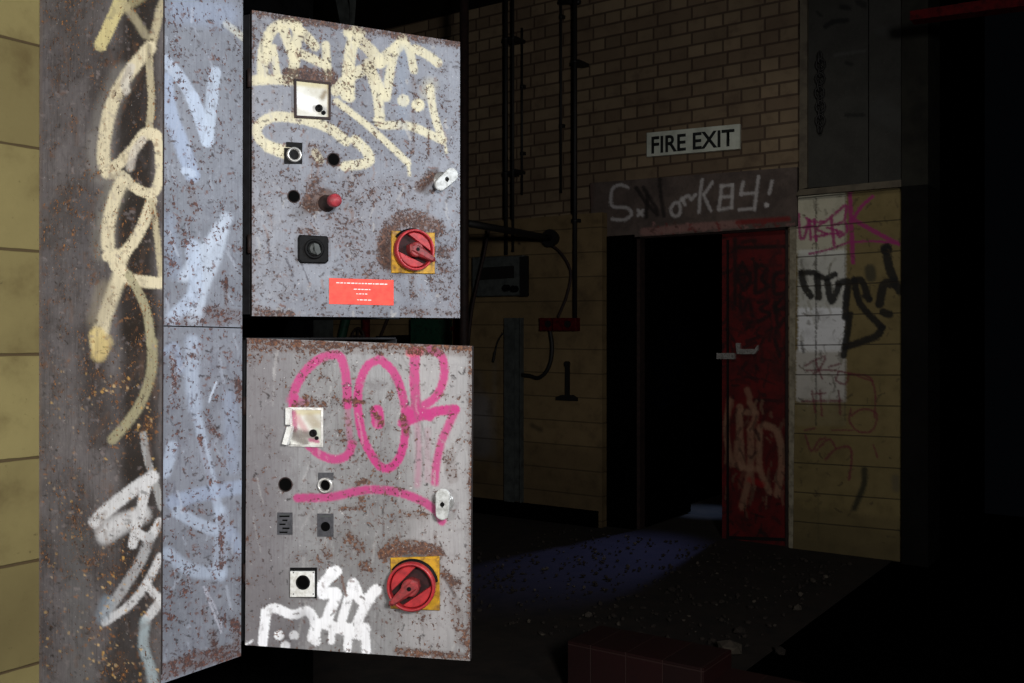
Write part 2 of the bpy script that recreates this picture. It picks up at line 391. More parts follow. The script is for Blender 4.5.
for yy,a in ((455,.25),(475,.35),(495,.45),(515,.5),(530,.6)): st([(440,yy-16),(610,yy+8)],20,(40,30,18),a,12,sp=False)  # shade painted into the wall colour, deeper toward the floor
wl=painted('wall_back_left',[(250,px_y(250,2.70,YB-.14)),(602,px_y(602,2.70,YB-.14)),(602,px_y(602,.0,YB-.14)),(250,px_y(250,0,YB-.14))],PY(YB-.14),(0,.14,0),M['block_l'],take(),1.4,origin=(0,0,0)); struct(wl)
wbox('baseboard_back',(-9,YB-.17,0),(-4.21,YB-.14,.14),M['black'])
wbox('wall_far_left',(-9.2,-3.5,0),(-9,YB+.3,4.75),M['soot'])
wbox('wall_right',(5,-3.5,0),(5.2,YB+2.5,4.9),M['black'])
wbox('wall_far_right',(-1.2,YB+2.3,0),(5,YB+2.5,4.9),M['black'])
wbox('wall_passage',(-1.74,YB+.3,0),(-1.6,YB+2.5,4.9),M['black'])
# soot-dark pier at the right end of the back wall
pl=PY(YB-.08)
xa=PY(YB-.1).at(901.5,300).x; xb=PY(YB-.1).at(928,300).x
b=MB(); b.box((xa,YB-.1,2.72),(xb,YB+.3,4.75)); struct(b.build('wall_pier',M['piergrey'],origin=(0,0,0)))
b=MB(); b.box((xa,YB-.1,0),(xb,YB+.3,2.72)); struct(b.build('wall_pier_foot',M['soot'],origin=(0,0,0)))
# dark jamb between the blockwork and the doorway
b=MB(); b.box((-4.2,YB-.06,0),(OX0,YB,2.50)); struct(b.build('trim_1',M['black'],origin=(0,0,0)))
# passage beyond the doorway
wbox('floor_passage',(-5,YB+.3,-.12),(-1.75,11,-.002),M['floor'])
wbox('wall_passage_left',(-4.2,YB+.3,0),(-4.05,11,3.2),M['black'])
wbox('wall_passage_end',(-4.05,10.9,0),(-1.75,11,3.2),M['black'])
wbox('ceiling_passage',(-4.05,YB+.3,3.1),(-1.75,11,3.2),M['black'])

# concrete lintel with the sprayed tag
crop(560,160,3.94)
W_=(186,182,182)
for p in [[(268,108),(238,98),(208,112),(200,150),(206,182),(240,186),(268,190),(282,212),(262,232),(230,236),(205,232)],
          [(308,198),(326,218)],[(326,198),(308,218)],
          [(470,168),(448,172),(436,198),(448,220),(470,214),(474,186),(468,168)],
          [(480,150),(492,176)],[(478,158),(506,140),(516,156),(534,136)],
          [(560,78),(552,140),(548,206)],[(600,88),(566,138)],[(566,138),(594,200)],
          [(636,100),(632,150),(626,196)],[(634,104),(680,98)],[(632,146),(676,144)],[(680,98),(676,186)],[(626,196),(676,188)],
          [(722,88),(712,134)],[(712,134),(768,130)],[(782,66),(774,128),(766,196)],[(706,196),(766,190)],
          [(836,84),(824,132)]]:
    st(p,3.2,W_,.8,1.8)
st([(814,178)],5,(190,186,186),.95,1.2,sp=False)
for p in [[(300,110),(340,170),(384,216)],[(392,52),(396,130),(410,220)],[(330,110),(384,200)],[(340,225),(344,140)]]: st(p,4,(24,20,20),.85,2)
st([(180,75),(290,60)],3,(120,112,108),.4,3)
st([(330,284),(560,262),(700,252)],8,(150,110,104),.65,3); wear(640,222,795,236,60,[(150,108,104),(70,40,36),(110,30,28)],8,34,(1,2.5),(.4,.8)); st([(700,246),(900,232)],5,(120,20,20),.8,3)
st([(120,100),(115,180)],8,(80,50,44),.4,6)
lt=painted('trim_2',[(590,183),(797,167),(797,226),(592,240)],PY(YB-.05),(0,.06,0),M['lintel'],take(),.9,origin=(0,0,0)); struct(lt)
# blockwork right of the doorway: white-painted part, tags
crop(0,0,1)
for (x0,y0,x1,y1,a,c) in [(798,192,846,252,.85,(206,204,186)),(800,252,846,312,.9,(216,218,214)),(800,310,846,352,1,(244,246,250)),(798,352,846,400,.85,(206,204,200)),(798,400,846,424,.4,(130,122,96))]:
    for yy in np.arange(y0,y1+1,4): st([(x0,float(yy)),(x1-2,float(yy))],4.5,c,a*.8,2.5,sp=False)
st([(816,198),(816,425)],1.6,(44,38,28),.75,1,sp=False); st([(845,196),(845,420)],1.2,(60,52,36),.5,1,sp=False)
st([(791,205),(791,430)],6,(150,146,126),.7,2,sp=False)
crop(785,180,3.79)
PK=(150,36,104)
for p,wd in [([(246,48),(252,180),(258,312)],4.5),([(332,62),(290,100),(258,148)],3.5),([(256,148),(340,196),(430,242)],4.5),([(430,240),(330,232),(250,236)],2.5),
          ([(52,130),(58,215),(74,214),(92,150)],3),([(92,150),(98,225)],3),([(68,180),(112,172)],2.5),([(110,150),(118,230)],3),([(80,145),(110,160),(146,158),(120,185),(160,206),(110,214)],2.6),
          ([(150,160),(200,120),(232,96),(226,150)],3),([(176,150),(186,245)],3.5),([(190,170),(225,160),(236,190),(206,214),(196,190)],3),([(160,180),(215,200),(150,205)],2.5),([(92,280),(170,262),(240,236)],2.2)]:
    st(p,wd,PK,.9,1.5)
BK=(14,14,15)
for p,wd in [([(62,352),(72,400),(98,440)],7),([(62,352),(110,352),(150,372),(190,358)],6),([(122,365),(128,445)],7),([(160,385),(176,460),(204,400)],7),([(204,392),(238,386),(234,440),(228,520)],7),
             ([(300,440),(322,450)],5),([(262,380),(286,470),(368,560)],7),([(262,380),(292,384),(318,452)],7),([(368,560),(340,594),(226,634)],7.5),([(246,510),(236,580),(222,664)],7),
             ([(384,260),(392,320),(412,376)],9),([(412,384),(436,420)],9),([(412,396),(376,396),(358,470)],9),([(372,502),(396,510)],8)]:
    st(p,wd,BK,.95,2)
st([(384,262)],12,BK,.95,2,sp=False)
st([(322,340),(326,366)],11,(46,46,38),.8,4); st([(228,430),(228,520)],5,(30,30,30),.7,3)
st([(62,612),(70,650)],3,(30,30,30),.7,2)
crop(785,340,2.97); PD=(104,26,48)
for p,wd in [([(60,76),(90,60),(120,50),(100,90),(84,100)],2),([(62,90),(160,92),(260,122)],1.8),([(130,80),(165,70)],2),([(90,60),(110,115)],2),([(160,92),(152,120),(180,130),(190,104)],2),([(190,100),(250,110),(268,160),(266,230)],2),
             ([(50,182),(170,180)],2.2),([(80,150),(90,214)],1.8),([(104,148),(110,225)],1.8),([(160,150),(164,220)],2),([(80,160),(120,158)],1.8),
             ([(196,205),(192,240),(215,270),(255,272),(272,240),(268,215),(230,205),(196,225)],2),([(60,268),(90,262)],1.8),([(140,268),(200,268)],1.6),
             ([(60,282),(78,330),(100,300),(120,290)],2.2),([(92,330),(130,295),(150,320)],2.2),([(120,355),(150,325),(190,318),(198,350),(190,415)],2.6),([(262,312),(276,350)],1.6)]:
    st(p,wd,PD,.75,1.5)
st([(236,385),(234,430),(206,500)],6,(22,28,18),.85,4); st([(328,410),(330,440)],8,(70,66,60),.5,5)
st([(98,440),(100,590)],2,(92,84,52),.5,2)
crop(0,0,1)
for yy,a in ((520,.3),(535,.4),(550,.5),(565,.6)): st([(790,yy-6),(903,yy+8)],16,(40,32,20),a,9,sp=False)  # darker foot of the right blocks, shade put into the paint
wear(797,195,900,560,120,[(52,42,28),(80,68,42),(34,28,20)],8,35,(.8,2),(.3,.7))
wear(797,200,845,400,60,[(150,146,130),(90,86,76)],12,36,(1,3),(.3,.6),True)
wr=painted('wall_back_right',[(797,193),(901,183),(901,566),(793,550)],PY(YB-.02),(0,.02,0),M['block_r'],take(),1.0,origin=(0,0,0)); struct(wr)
b=MB(); p=PY(YB-.01); b.prism([p.at(790,204),p.at(797,203),p.at(793,549),p.at(789,548)],(0,-1,0),0,.004); struct(b.build('trim_3',M['palestrip'],origin=(0,0,0)))
# cream post between brick and grey panels
b=MB(); p=PY(YB-.06); b.prism([p.at(801,-60),p.at(808,-60),p.at(808,188),p.at(800,190)],(0,-1,0),-.06,.02); b.prism([p.at(800,190),p.at(902,180),p.at(902,187),p.at(796,196)],(0,-1,0),-.05,.02)
struct(b.build('trim_4',M['beige'],origin=(0,0,0)))

# ------------------------------------------------------------------ fire exit doors
crop(700,225,4.27); DK=(26,6,6)
for p in [[(180,160),(160,215),(190,275),(215,225),(180,165)],[(165,215),(215,205)],[(240,170),(236,290)],[(240,175),(285,180),(262,230),(292,262),(244,290)],
          [(355,200),(318,215),(318,290),(360,290)],[(170,300),(180,380),(205,320),(225,390)],[(250,330),(290,325),(258,360),(300,380),(255,410)],[(320,330),(330,420)],[(320,370),(365,350)],[(360,400),(320,470),(340,560)],
          [(160,96),(360,92)],[(150,60),(150,340)]]: st(p,4,DK,.92,2)
crop(700,385,4.02)
for p,wd,a in [([(120,60),(105,180),(125,320)],6,.5),([(160,90),(160,200),(170,330)],7,.55),([(200,70),(225,120),(200,180)],6,.5),([(205,180),(200,340),(170,490)],7,.5),([(240,170),(240,330),(280,430)],6,.55),
               ([(260,160),(310,190),(330,300),(310,440)],7,.55),([(150,230),(150,320),(230,340)],6,.45),([(170,110),(215,110)],6,.5),([(190,20),(200,50)],6,.4)]: st(p,wd,(150,116,92),min(1,a*1.25),3)
st([(220,60),(330,64)],3,(20,4,4),.8,2)
st([(200,380),(250,400)],6,(150,10,14),.6,4)
crop(0,0,1)
wear(723,235,789,400,150,[(14,5,5),(30,6,6),(60,8,8)],16,31,(1.5,4),(.4,.85))
wear(726,400,785,505,70,[(120,92,72),(96,72,56),(40,8,8)],18,32,(1.5,4),(.3,.7),True)
wear(723,500,789,548,40,[(20,5,5),(50,8,8)],14,33,(1.5,4),(.4,.8))
rd=empty('door_2',(-2.88,YB,0),'red painted exit door leaf with black and cream graffiti, shut','door'); rd['kind']='structure'
del rd['label']; del rd['category']
painted('leaf',[(722,231),(791,227),(790,549),(722,545)],PY(YB+.03),(0,.05,0),M['red_door'],take(),1.0,parent=rd)
p=PY(YB+.03)
b=MB(); b.prism([p.at(727,240),p.at(729,240),p.at(729,540),p.at(727,540)],(0,-1,0),0,.01); b.prism([p.at(727,536),p.at(787,538),p.at(787,541),p.at(727,539)],(0,-1,0),0,.012); b.build('beading',M['red_door'],rd)
b=MB(); b.prism([p.at(737,343),p.at(741,343),p.at(741,349),p.at(756,349),p.at(759,345),p.at(759,350),p.at(756,354),p.at(738,354)],(0,-1,0),0,.03); b.prism([p.at(718,353),p.at(736,353),p.at(736,359),p.at(718,359)],(0,-1,0),.0,.03)
b.build('latch',M['chrome'],rd)
od=empty('door_1',(-3.86,YB,0),'x','door'); od['kind']='structure'; del od['label']; del od['category']
b=MB(); b.box((-3.90,YB+.08,.01),(-3.855,YB+.97,2.48)); b.build('leaf',M['black'],od)
b=MB(); b.box((-3.855,YB+.2,1.0),(-3.80,YB+.74,1.04)); b.build('push_bar',M['black'],od)
b=MB(); b.box((OX0,YB-.01,2.47),(OX1,YB+.1,OZ)); b.box((OX0,YB-.01,0),(OX0+.03,YB+.1,OZ)); b.box((OX1-.02,YB-.01,0),(OX1,YB+.1,OZ)); struct(b.build('trim_5',M['pipe_brown'],origin=(0,0,0)))

# ------------------------------------------------------------------ FIRE EXIT sign
p=PY(YB-.02)
sg=empty('fire_exit_sign',p.at(693,157)+Vector((0,.01,0)),'white rectangular sign reading FIRE EXIT in black capitals on the brick wall','sign')
cs=[p.at(647,133),p.at(740,124),p.at(740,149),p.at(647,157)]
b=MB(); b.prism(cs,(0,-1,0),-.02,.01,bev=.003); b.build('board',M['signwhite'],sg)
tcu=bpy.data.curves.new('t','FONT'); tcu.body='FIRE EXIT'; tcu.size=1; tcu.offset=.022; tcu.space_character=1.0
to=bpy.data.objects.new('t',tcu); COL.objects.link(to); bpy.context.view_layer.update()
dg=bpy.context.evaluated_depsgraph_get(); tm=bpy.data.meshes.new_from_object(to.evaluated_get(dg)); 
xs=[v.co.x for v in tm.vertices]; ys=[v.co.y for v in tm.vertices]; x0,x1,y0,y1=min(xs),max(xs),min(ys),max(ys)
q=[p.at(652,137),p.at(735,129),p.at(735,146),p.at(652,154)]
org=world_org(sg)
for v in tm.vertices:
    s=(v.co.x-x0)/(x1-x0); t=(v.co.y-y0)/(y1-y0)
    P=(q[0]*(1-s)+q[1]*s)*t+(q[3]*(1-s)+q[2]*s)*(1-t)+Vector((0,-.0115,0)); v.co=P-org
tm.materials.clear(); tm.materials.append(M['signblack']); 
tobj=bpy.data.objects.new('lettering',tm); COL.objects.link(tobj); tobj.parent=sg
bpy.data.objects.remove(to); tm.name='lettering'

# ------------------------------------------------------------------ grey panels upper right, chain
crop(780,0,6.38)
st([(290,168),(340,138),(428,128)],5,(12,12,12),.9,2); st([(395,45),(440,50)],5,(12,12,12),.9,3); st([(500,15),(540,35)],6,(12,12,12),.8,3); st([(240,80),(262,100)],3,(12,12,12),.8,2)
st([(350,350),(540,325)],3,(72,72,70),.5,3); st([(425,400),(455,410)],4,(14,14,14),.8,3); st([(420,160+574),(530,160+574)],4,(12,12,12),.8,2)
gp=painted('metal_sheet',[(809,-70),(868,-75),(868,183),(808,188)],PY(YB-.05),(0,.045,0),M['panelgrey'],take(),1.3)
tag(gp,'dark grey sheet metal panel above the graffitied blocks, beside the brickwork','panel','metal sheets over the blocks')
crop(780,0,6.38)
st([(640,200),(700,190)],10,(60,60,58),.4,6); st([(640,700),(740,760)],24,(58,58,56),.5,10)
gp=painted('metal_sheet',[(869,-75),(901,-78),(901,180),(869,183)],PY(YB-.07),(0,.065,0),M['panelgrey'],take(),1.3)
tag(gp,'narrow dark grey sheet panel beside the black opening','panel','metal sheets over the blocks')
p=PY(YB-.08)
b=MB()
for i in range(11):
    y0=53+i*7; a=p.at(820+.6*math.sin(i),y0); c=p.at(820+.6*math.sin(i),y0+9)
    k=.5*(1 if i%2 else .3)
    pts=[]
    for j in range(13):
        t=2*PI*j/12; m=(a+c)/2; pts.append(m+Vector((.03*math.cos(t)*(1 if i%2 else .35),.012*math.cos(t),.045*math.sin(t))))
    b.tube(pts,.008,6,cap=False)
tag(b.build('hanging_chain',M['pipe']),'black iron chain hanging down the dark grey panel','chain')

# red beam at the top right, in front of the darkness
p=PY(6.6)
b=MB(); b.prism([p.at(910,11),p.at(1060,-12),p.at(1060,1),p.at(910,20)],(0,-1,0),-.12,0); tag(b.build('steel_beam',M['redpipe']),'red painted beam high at the top right of the dark opening','beam')

# ------------------------------------------------------------------ pipes on the back wall
def vpipe(px,y0,y1,r,Y,mat,label,name='wall_pipe',group=None,clips=2):
    p=PY(Y); a=p.at(px,y0); c=p.at(px,y1); c.x=a.x; c.y=a.y
    t=empty(name,(a.x,a.y,c.z),label,'pipe',group or 'pipes on the far wall')
    b=MB(); b.tube([a,(a+c)/2,c],r,12); b.build('pipe',mat,t)
    for i in range(clips):
        z=c.z+(a.z-c.z)*(i+.6)/clips*.8
        b=MB(); b.lathe((a.x,a.y,z),(0,0,1),[(r,0),(r*1.35,0),(r*1.35,.03),(r,.03)],14); b.box((a.x-r*2,a.y,z),(a.x+r*2,YB-.002 if Y>7 else a.y+.02,z+.03)); b.build('clip',mat,t)
vpipe(506,-80,255,.017,YB-.17,M['pipe'],'thick black pipe dropping into the left of the switch box',clips=2)
vpipe(513,-80,252,.012,YB-.17,M['pipe'],'thinner black pipe close right of the thick one above the switch box')
vpipe(522,28,195,.010,YB-.04,M['pipe'],'short thin black pipe ending at the top of the brickwork, third from the post')
vpipe(561,-80,193,.011,YB-.04,M['pipe'],'slim black pipe ending just above the yellow blockwork')
vpipe(575,-80,318,.019,YB-.18,M['pipe'],'long black pipe running down the wall to the red box')
b=MB(); q=PY(YB-.06); a=q.at(559,2); c=q.at(580,2); b.tube([a,c],.02,10); tag(b.build('pipe_bracket',M['pipe']),'short black cross bracket at the top of the long pipe','bracket')
# dark upright post from floor to ceiling with the horizontal pipe
PX0,PYY=-4.66,6.15
po=empty('steel_post',(PX0,PYY,0),'dark brown round post standing just right of the open control boxes','post')
b=MB(); b.tube([(PX0,PYY,.012),(PX0,PYY,2.4),(PX0,PYY,4.74)],.036,16); b.build('shaft',M['pipe_brown'],po)
b=MB(); b.box((PX0-.09,PYY-.09,0),(PX0+.09,PYY+.09,.012)); b.build('base_plate',M['pipe_brown'],po)
hp=empty('horizontal_pipe',(PX0,6.2,2.5),'thick black horizontal pipe with flanged end, reaching from the post to the wall','pipe')
b=MB(); b.tube([(PX0,PYY+.05,2.52),(PX0,6.8,2.51),(PX0,7.38,2.50)],.029,16); b.build('pipe',M['pipe'],hp)
b=MB(); b.cyl((PX0,7.38,2.50),(0,1,0),.078,0,.03,20); b.cyl((PX0,7.42,2.50),(0,1,0),.06,0,.04,20); b.build('flange',M['pipe'],hp)
YL=YB-.14
pw=PY(YL)
# switch box with two compartments
bx=pw.at(478,256); bz=pw.at(529,297)
jb=empty('switch_box',(bx.x/2+bz.x/2,YL,bz.z),'grey metal switch box under the black pipes on the yellow blocks','switch box')
b=MB(); b.prism([pw.at(478,258),pw.at(529,256),pw.at(529,296),pw.at(478,297)],(0,-1,0),0,.10,bev=.01); b.build('case',M['grey_steel'],jb)
b=MB(); b.prism([pw.at(521,257,.1),pw.at(529,256,.1),pw.at(529,296,.1),pw.at(521,296,.1)],(0,-1,0),0,.02); b.prism([pw.at(482,268,.1),pw.at(514,266,.1),pw.at(514,278,.1),pw.at(482,280,.1)],(0,-1,0),0,.03); b.build('cover',M['pipe'],jb)
for q in ((508,288),(516,289)):
    b=MB(); b.cyl(pw.at(q[0],q[1],.1),(0,-1,0),.03,0,.05,16); b.build('knob',M['blk'],jb)
# grey vertical channel
pw2=PY(YL-.01)
ch=MB(); q=[pw.at(504,318,.06),pw.at(520,318,.06),pw.at(520,503,.06),pw.at(504,503,.06)]
x0,x1=q[0].x,q[1].x; zt=q[0].z; zb=q[2].z
ch.box((x0,YL-.012,zb),(x1,YL,zt)); ch.box((x0,YL-.05,zb),(x0+.012,YL-.012,zt)); ch.box((x1-.012,YL-.05,zb),(x1,YL-.012,zt))
ch.box((x0,YL-.06,zb),(x0+(x1-x0)*.62,YL-.05,zt))
tag(ch.build('cable_channel',M['grey_steel']),'tall grey metal channel fixed upright on the yellow blocks','channel')
# red boxes
for (x0,x1,lab) in ((543,554,'small red and black box at the end of the bent conduit'),(556,580,'red box at the foot of the long black pipe')):
    b=MB(); b.prism([pw.at(x0,318),pw.at(x1,318),pw.at(x1,331),pw.at(x0,331)],(0,-1,0),0,.07,bev=.008)
    t=empty('junction_box',pw.at((x0+x1)/2,331),lab,'junction box')
    b.build('case',M['redpipe'],t); b=MB(); b.cyl(pw.at((x0+x1)/2,324,.07),(0,-1,0),.03,0,.015,16); b.build('cap',M['pipe'],t)
def cable(name,pxs,r,off,mat,label,cat='cable',plane=None):
    pts=spline([tuple((plane or pw).at(x,y,off)) for x,y in pxs],8); b=MB(); b.tube(pts,r,8); return tag(b.build(name,mat),label,cat)
cable('conduit',[(550,330),(552,345),(551,360),(546,372),(538,378),(530,376),(522,375)],.018,.03,M['pipe'],'black bent conduit looping below the small red box to the channel','conduit')
cable('cable',[(551,245),(559,251),(567,262),(571,275),(567,295),(562,308),(558,317)],.012,.04,M['pipe_brown'],'thin brown cable curving from the pipe flange down to the red boxes')
cable('cable',[(489,228),(484,255),(477,285),(472,310),(468,345)],.014,.22,M['pipe_brown'],'brown hose hanging down past the left of the switch box')
cable('cable',[(503,333),(498,341),(495,352),(493,362)],[.008]*16+[.012]*9,.03,M['pipe'],'short black cable end drooping left of the channel')
# inverted T bracket
b=MB(); b.prism([pw.at(566,363),pw.at(570,363),pw.at(570,396),pw.at(566,396)],(0,-1,0),0,.02); b.prism([pw.at(557,397),pw.at(562,395),pw.at(574,395),pw.at(578,398),pw.at(578,401),pw.at(557,400)],(0,-1,0),0,.025); b.cyl(pw.at(568,364),(0,-1,0),.026,0,.03,16)
tag(b.build('wall_bracket',M['pipe']),'black T shaped iron bracket below the red boxes','bracket')
# things seen through the slot between the boxes
b=MB(); b.box((pw.at(313,330).x,YL-.33,0),(pw.at(331,330).x,YL-.04,2.1)); b.box((pw.at(331,330).x,YL-.31,0),(pw.at(336,330).x,YL-.04,2.1)); tag(b.build('steel_locker',M['grey_steel']),'grey steel locker glimpsed in the slot between the two boxes','locker')
cable('drain_pipe',[(352,300),(346,320),(341,345),(340,380),(339,430)],.045,.1,M['green'],'dark green slanting pipe in the slot right of the locker','pipe')
vpipe(366,250,400,.04,YL-.1,M['redpipe'],'dull red upright pipe seen in the slot between the two boxes')
vw=empty('valve_wheel',pw.at(358,345,.15),'dark round valve wheel in the slot beside the red pipe','valve')
b=MB(); b.lathe(pw.at(358,336,.15),(0,-1,0),[(.075,-.015),(.09,0),(.075,.015),(.06,0),(.075,-.015)],20); b.build('rim',M['pipe_brown'],vw); b=MB(); b.tube([pw.at(351,336,.15),pw.at(365,336,.15)],.01,6); b.tube([pw.at(358,330,.15),pw.at(358,342,.15)],.01,6); b.tube([pw.at(358,336,.15),pw.at(358,336,0)],.015,6); b.build('spoke',M['pipe_brown'],vw)
b=MB(); b.prism([pw.at(386,336),pw.at(411,335),pw.at(411,360),pw.at(386,360)],(0,-1,0),0,.15); tag(b.build('fuse_box',M['blk']),'low black box behind the slot, below the yellow gap','box')
b=MB(); b.prism([pw.at(424,318),pw.at(452,320),pw.at(452,345),pw.at(424,345)],(0,-1,0),0,.2); tag(b.build('motor_case',M['green']),'dark green case seen at the right end of the slot','case')
cable('cable',[(388,318),(384,328),(379,340)],.015,.03,M['pipe_brown'],'brown cable end slanting in the slot above the low black box')
cable('cable',[(419,312),(417,325),(414,345)],.02,.03,M['pipe_brown'],'brown pipe tail just left of the green case','pipe')
vpipe(457,280,420,.035,6.6,M['redpipe'],'dark red pipe standing just left of the brown post')
# overhead strut
b=MB(); p=PY(5.2); b.prism([p.at(336,-25),p.at(343,-25),p.at(353,30),p.at(347,30)],(0,-1,0),0,.06); b.prism([p.at(352,-10),p.at(358,-25),p.at(354,30),p.at(353,28)],(0,-1,0),0,.03)
b.tube([p.at(338,-24),Vector((p.at(338,-24).x,5.2,4.76))],.02,8)
tag(b.build('diagonal_strut',M['grey_steel']),'grey slanted strut rising above the top edge of the upper box door','strut')

# ------------------------------------------------------------------ steel column (near, left)
YA=1.216
crop(0,0,1)
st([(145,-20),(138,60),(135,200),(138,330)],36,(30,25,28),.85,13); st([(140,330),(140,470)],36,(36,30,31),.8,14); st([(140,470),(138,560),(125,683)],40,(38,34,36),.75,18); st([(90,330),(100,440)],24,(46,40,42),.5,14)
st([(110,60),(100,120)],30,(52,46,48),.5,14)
crop(0,0,4); CRM=(240,230,200); CR2=(206,196,166)
st([(470,-60),(480,0),(440,100),(402,180)],13,(226,214,160),1,2)
st([(500,20),(550,90),(582,140)],8,CR2,.6,4)
st([(560,-20),(480,30)],14,(200,190,150),.6,5)
st([(650,10),(600,180),(520,300)],8,CR2,.8,3)
crop(0,0,2)
st([(318,20),(310,70),(298,100)],7,CR2,.8,3)
st([(245,150),(215,220),(198,300),(205,345)],24,(150,148,146),.5,12)
st([(300,95),(270,130),(245,165),(222,215),(210,270),(207,320),(215,345)],13.0,CRM,.95,3.5)
st([(262,135),(250,165),(252,180)],9,(228,224,216),.85,3)
st([(298,95),(300,150),(303,200),(298,260)],7,CR2,.9,1.6)
st([(215,345),(240,325),(265,300),(290,268),(312,270)],11.2,CRM,.95,2)
st([(312,270),(319,300),(321,345),(312,378),(295,387),(265,372),(245,352),(220,348)],10.0,CRM,.95,2)
st([(285,280),(268,305),(260,335)],8,(222,216,208),.75,3)
st([(238,365),(220,410),(208,460),(205,500)],22,(150,148,140),.5,12)
st([(242,365),(225,410),(216,460),(218,500),(232,512)],13.0,CRM,.92,4)
st([(215,512),(240,512),(268,482),(290,440),(303,402)],11.2,CRM,.95,2)
st([(303,402),(310,440),(317,500),(322,550)],6,CR2,.92,2)
st([(230,530),(255,555),(285,563),(322,566)],11.8,CRM,.92,2)
st([(250,505),(240,530)],11.8,CRM,.8,3)
st([(242,545),(225,590),(208,640),(196,690)],14.2,CRM,.92,6)
st([(210,580),(195,640)],20,(160,150,130),.45,10)
st([(258,550),(280,590),(295,630),(302,690)],8.5,(182,176,146),.92,2.5)
st([(195,670),(200,700)],16,(230,210,150),.9,5)
crop(0,342,4)
st([(610,0),(605,120),(570,230),(520,310),(450,390)],10,(172,166,136),.9,3)
st([(420,0),(395,50)],15,(216,196,140),.85,6)
WH=(228,230,236)
st([(573,370),(590,470),(620,560),(645,660)],7,(170,172,176),.95,1.6)
st([(610,540),(520,600),(420,680),(380,720)],13,WH,.95,3)
st([(590,560),(570,640),(560,690)],10,WH,.95,2)
crop(0,512,4)
st([(540,20),(470,40),(410,70)],15,WH,.6,7)
st([(560,0),(530,130)],9,WH,.95,2); st([(560,90),(600,100),(640,40)],9,WH,.95,2)
st([(600,100),(560,200),(490,310),(420,410)],10,(188,190,196),.85,3.5)
st([(570,10),(500,45),(420,95)],17,WH,.75,7)
st([(640,180),(590,280),(520,370),(420,440)],8,WH,.9,2.5)
st([(585,285),(620,330),(650,350)],8,WH,.9,2); st([(640,360),(585,430)],9,WH,.9,2.5)
st([(580,440),(575,540),(600,620),(620,720)],10,(176,192,202),.85,5)
st([(430,360),(410,420)],14,(150,170,190),.5,8)
crop(0,0,1)
for (x,y) in [(random.uniform(45,158),random.uniform(330,683)) for _ in range(150)]: st([(x,y)],random.uniform(.8,2.6),random.choice([(206,170,110),(190,140,84),(180,160,140)]),random.uniform(.5,.95),1,sp=False)
for (x,y) in [(random.gauss(*g[0]),random.gauss(*g[1])) for g in [((110,12),(385,10)),((148,4),(424,9)),((110,16),(575,14)),((90,25),(637,10)),((120,20),(665,10))] for _ in range(28)]: st([(x,y)],random.uniform(1,3),random.choice([(214,168,96),(150,100,60),(224,190,140)]),.85,.8,sp=False)
for (x,y,r,a) in [(60,190,9,.6),(60,250,7,.8),(100,375,10,.75),(120,380,12,.7),(60,390,8,.8),(72,415,6,.6),(148,425,9,.9),(105,485,10,.6),(88,560,9,.8),(115,570,14,.6),(95,630,16,.7),(70,650,10,.6),(120,665,18,.6),(150,640,10,.6),(58,300,8,.5),(52,150,10,.4),(75,520,8,.7)]: st([(x,y)],r,(0,0,0),a*.55,r,'r',sp=False)
st([(41,-60),(40,340),(39,900)],3,(110,100,96),.7,3)
st([(75,540),(80,683)],26,(110,112,114),.35,16); st([(85,200),(80,260)],22,(92,90,96),.5,14)
wear(42,0,160,683,520,[(150,140,142),(128,120,124),(38,32,34),(120,82,60)],6,11,(1,3),(.2,.55))
wear(42,0,160,683,260,[(44,34,32),(26,22,22),(160,112,74)],4,12,(.7,1.6),(.5,.9))
wear(42,0,160,683,120,[(110,84,70),(96,92,98)],30,13,(2,5),(.15,.35),True)
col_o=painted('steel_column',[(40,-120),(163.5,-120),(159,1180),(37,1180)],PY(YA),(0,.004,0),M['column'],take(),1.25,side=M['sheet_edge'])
tag(col_o,'tall dark rusted steel plate with cream and white graffiti beside the yellow wall','steel column')

# ------------------------------------------------------------------ trunking boxes to the right of the column face
XB=P0=None
c162=PY(YA+.004).at(162.5,335); XB=c162.x
PB=PX(XB)
BW=(150,163,186); BW2=(170,182,200)
crop(0,0,4)
st([(660,240),(720,310),(770,390)],12,BW2,.75,2.5); st([(770,390),(800,470),(830,560)],13,BW2,.9,2.5); st([(860,290),(845,420),(830,565)],12,(176,188,204),.8,2.5)
st([(660,320),(680,450),(720,560),(770,700)],15,BW,.8,4); st([(905,95),(975,150)],7,(196,194,178),.7,3)
st([(720,40),(900,60)],26,(150,164,190),.4,16)
crop(0,171,4)
st([(905,190),(880,240),(800,330),(740,420)],12,(184,194,208),.75,6); st([(880,240),(850,350),(800,470),(780,580)],17,(182,192,206),.75,6); st([(770,300),(780,480),(690,590)],14,BW2,.8,5)
st([(740,0),(770,10)],8,BW2,.9,2); st([(670,200),(700,400)],16,BW,.3,12)
st([(0,0)],1,(0,0,0),0,1,sp=False)
sU=take()
crop(0,171,4)
for pts,wd,a in [([(660,600),(960,590)],10,.5),([(905,430),(905,570)],3,.9),([(830,560),(960,580)],12,.6),([(760,50),(780,160)],8,.4)]: st(pts,wd,(0,0,0),a,4,'r')
wear(165,0,241,325,190,[(58,42,38),(40,32,32),(96,62,50)],6,21)
wear(165,0,241,325,60,[(94,94,104),(170,176,188)],26,22,(1,3),(.2,.45),True)
sU+=take()
crop(0,342,4)
st([(770,0),(768,150),(780,260)],14,BW2,.55,7); st([(790,300),(820,440),(850,560),(880,700)],9,BW2,.6,4); st([(690,640),(800,610),(960,580)],14,BW,.6,5)
st([(690,420),(660,520)],12,BW2,.6,4); st([(660,40),(700,20),(720,110)],8,BW,.5,5); st([(920,220),(930,500)],14,BW,.35,10); st([(865,160),(835,240)],2,(190,200,214),.7,1)
crop(0,512,4)
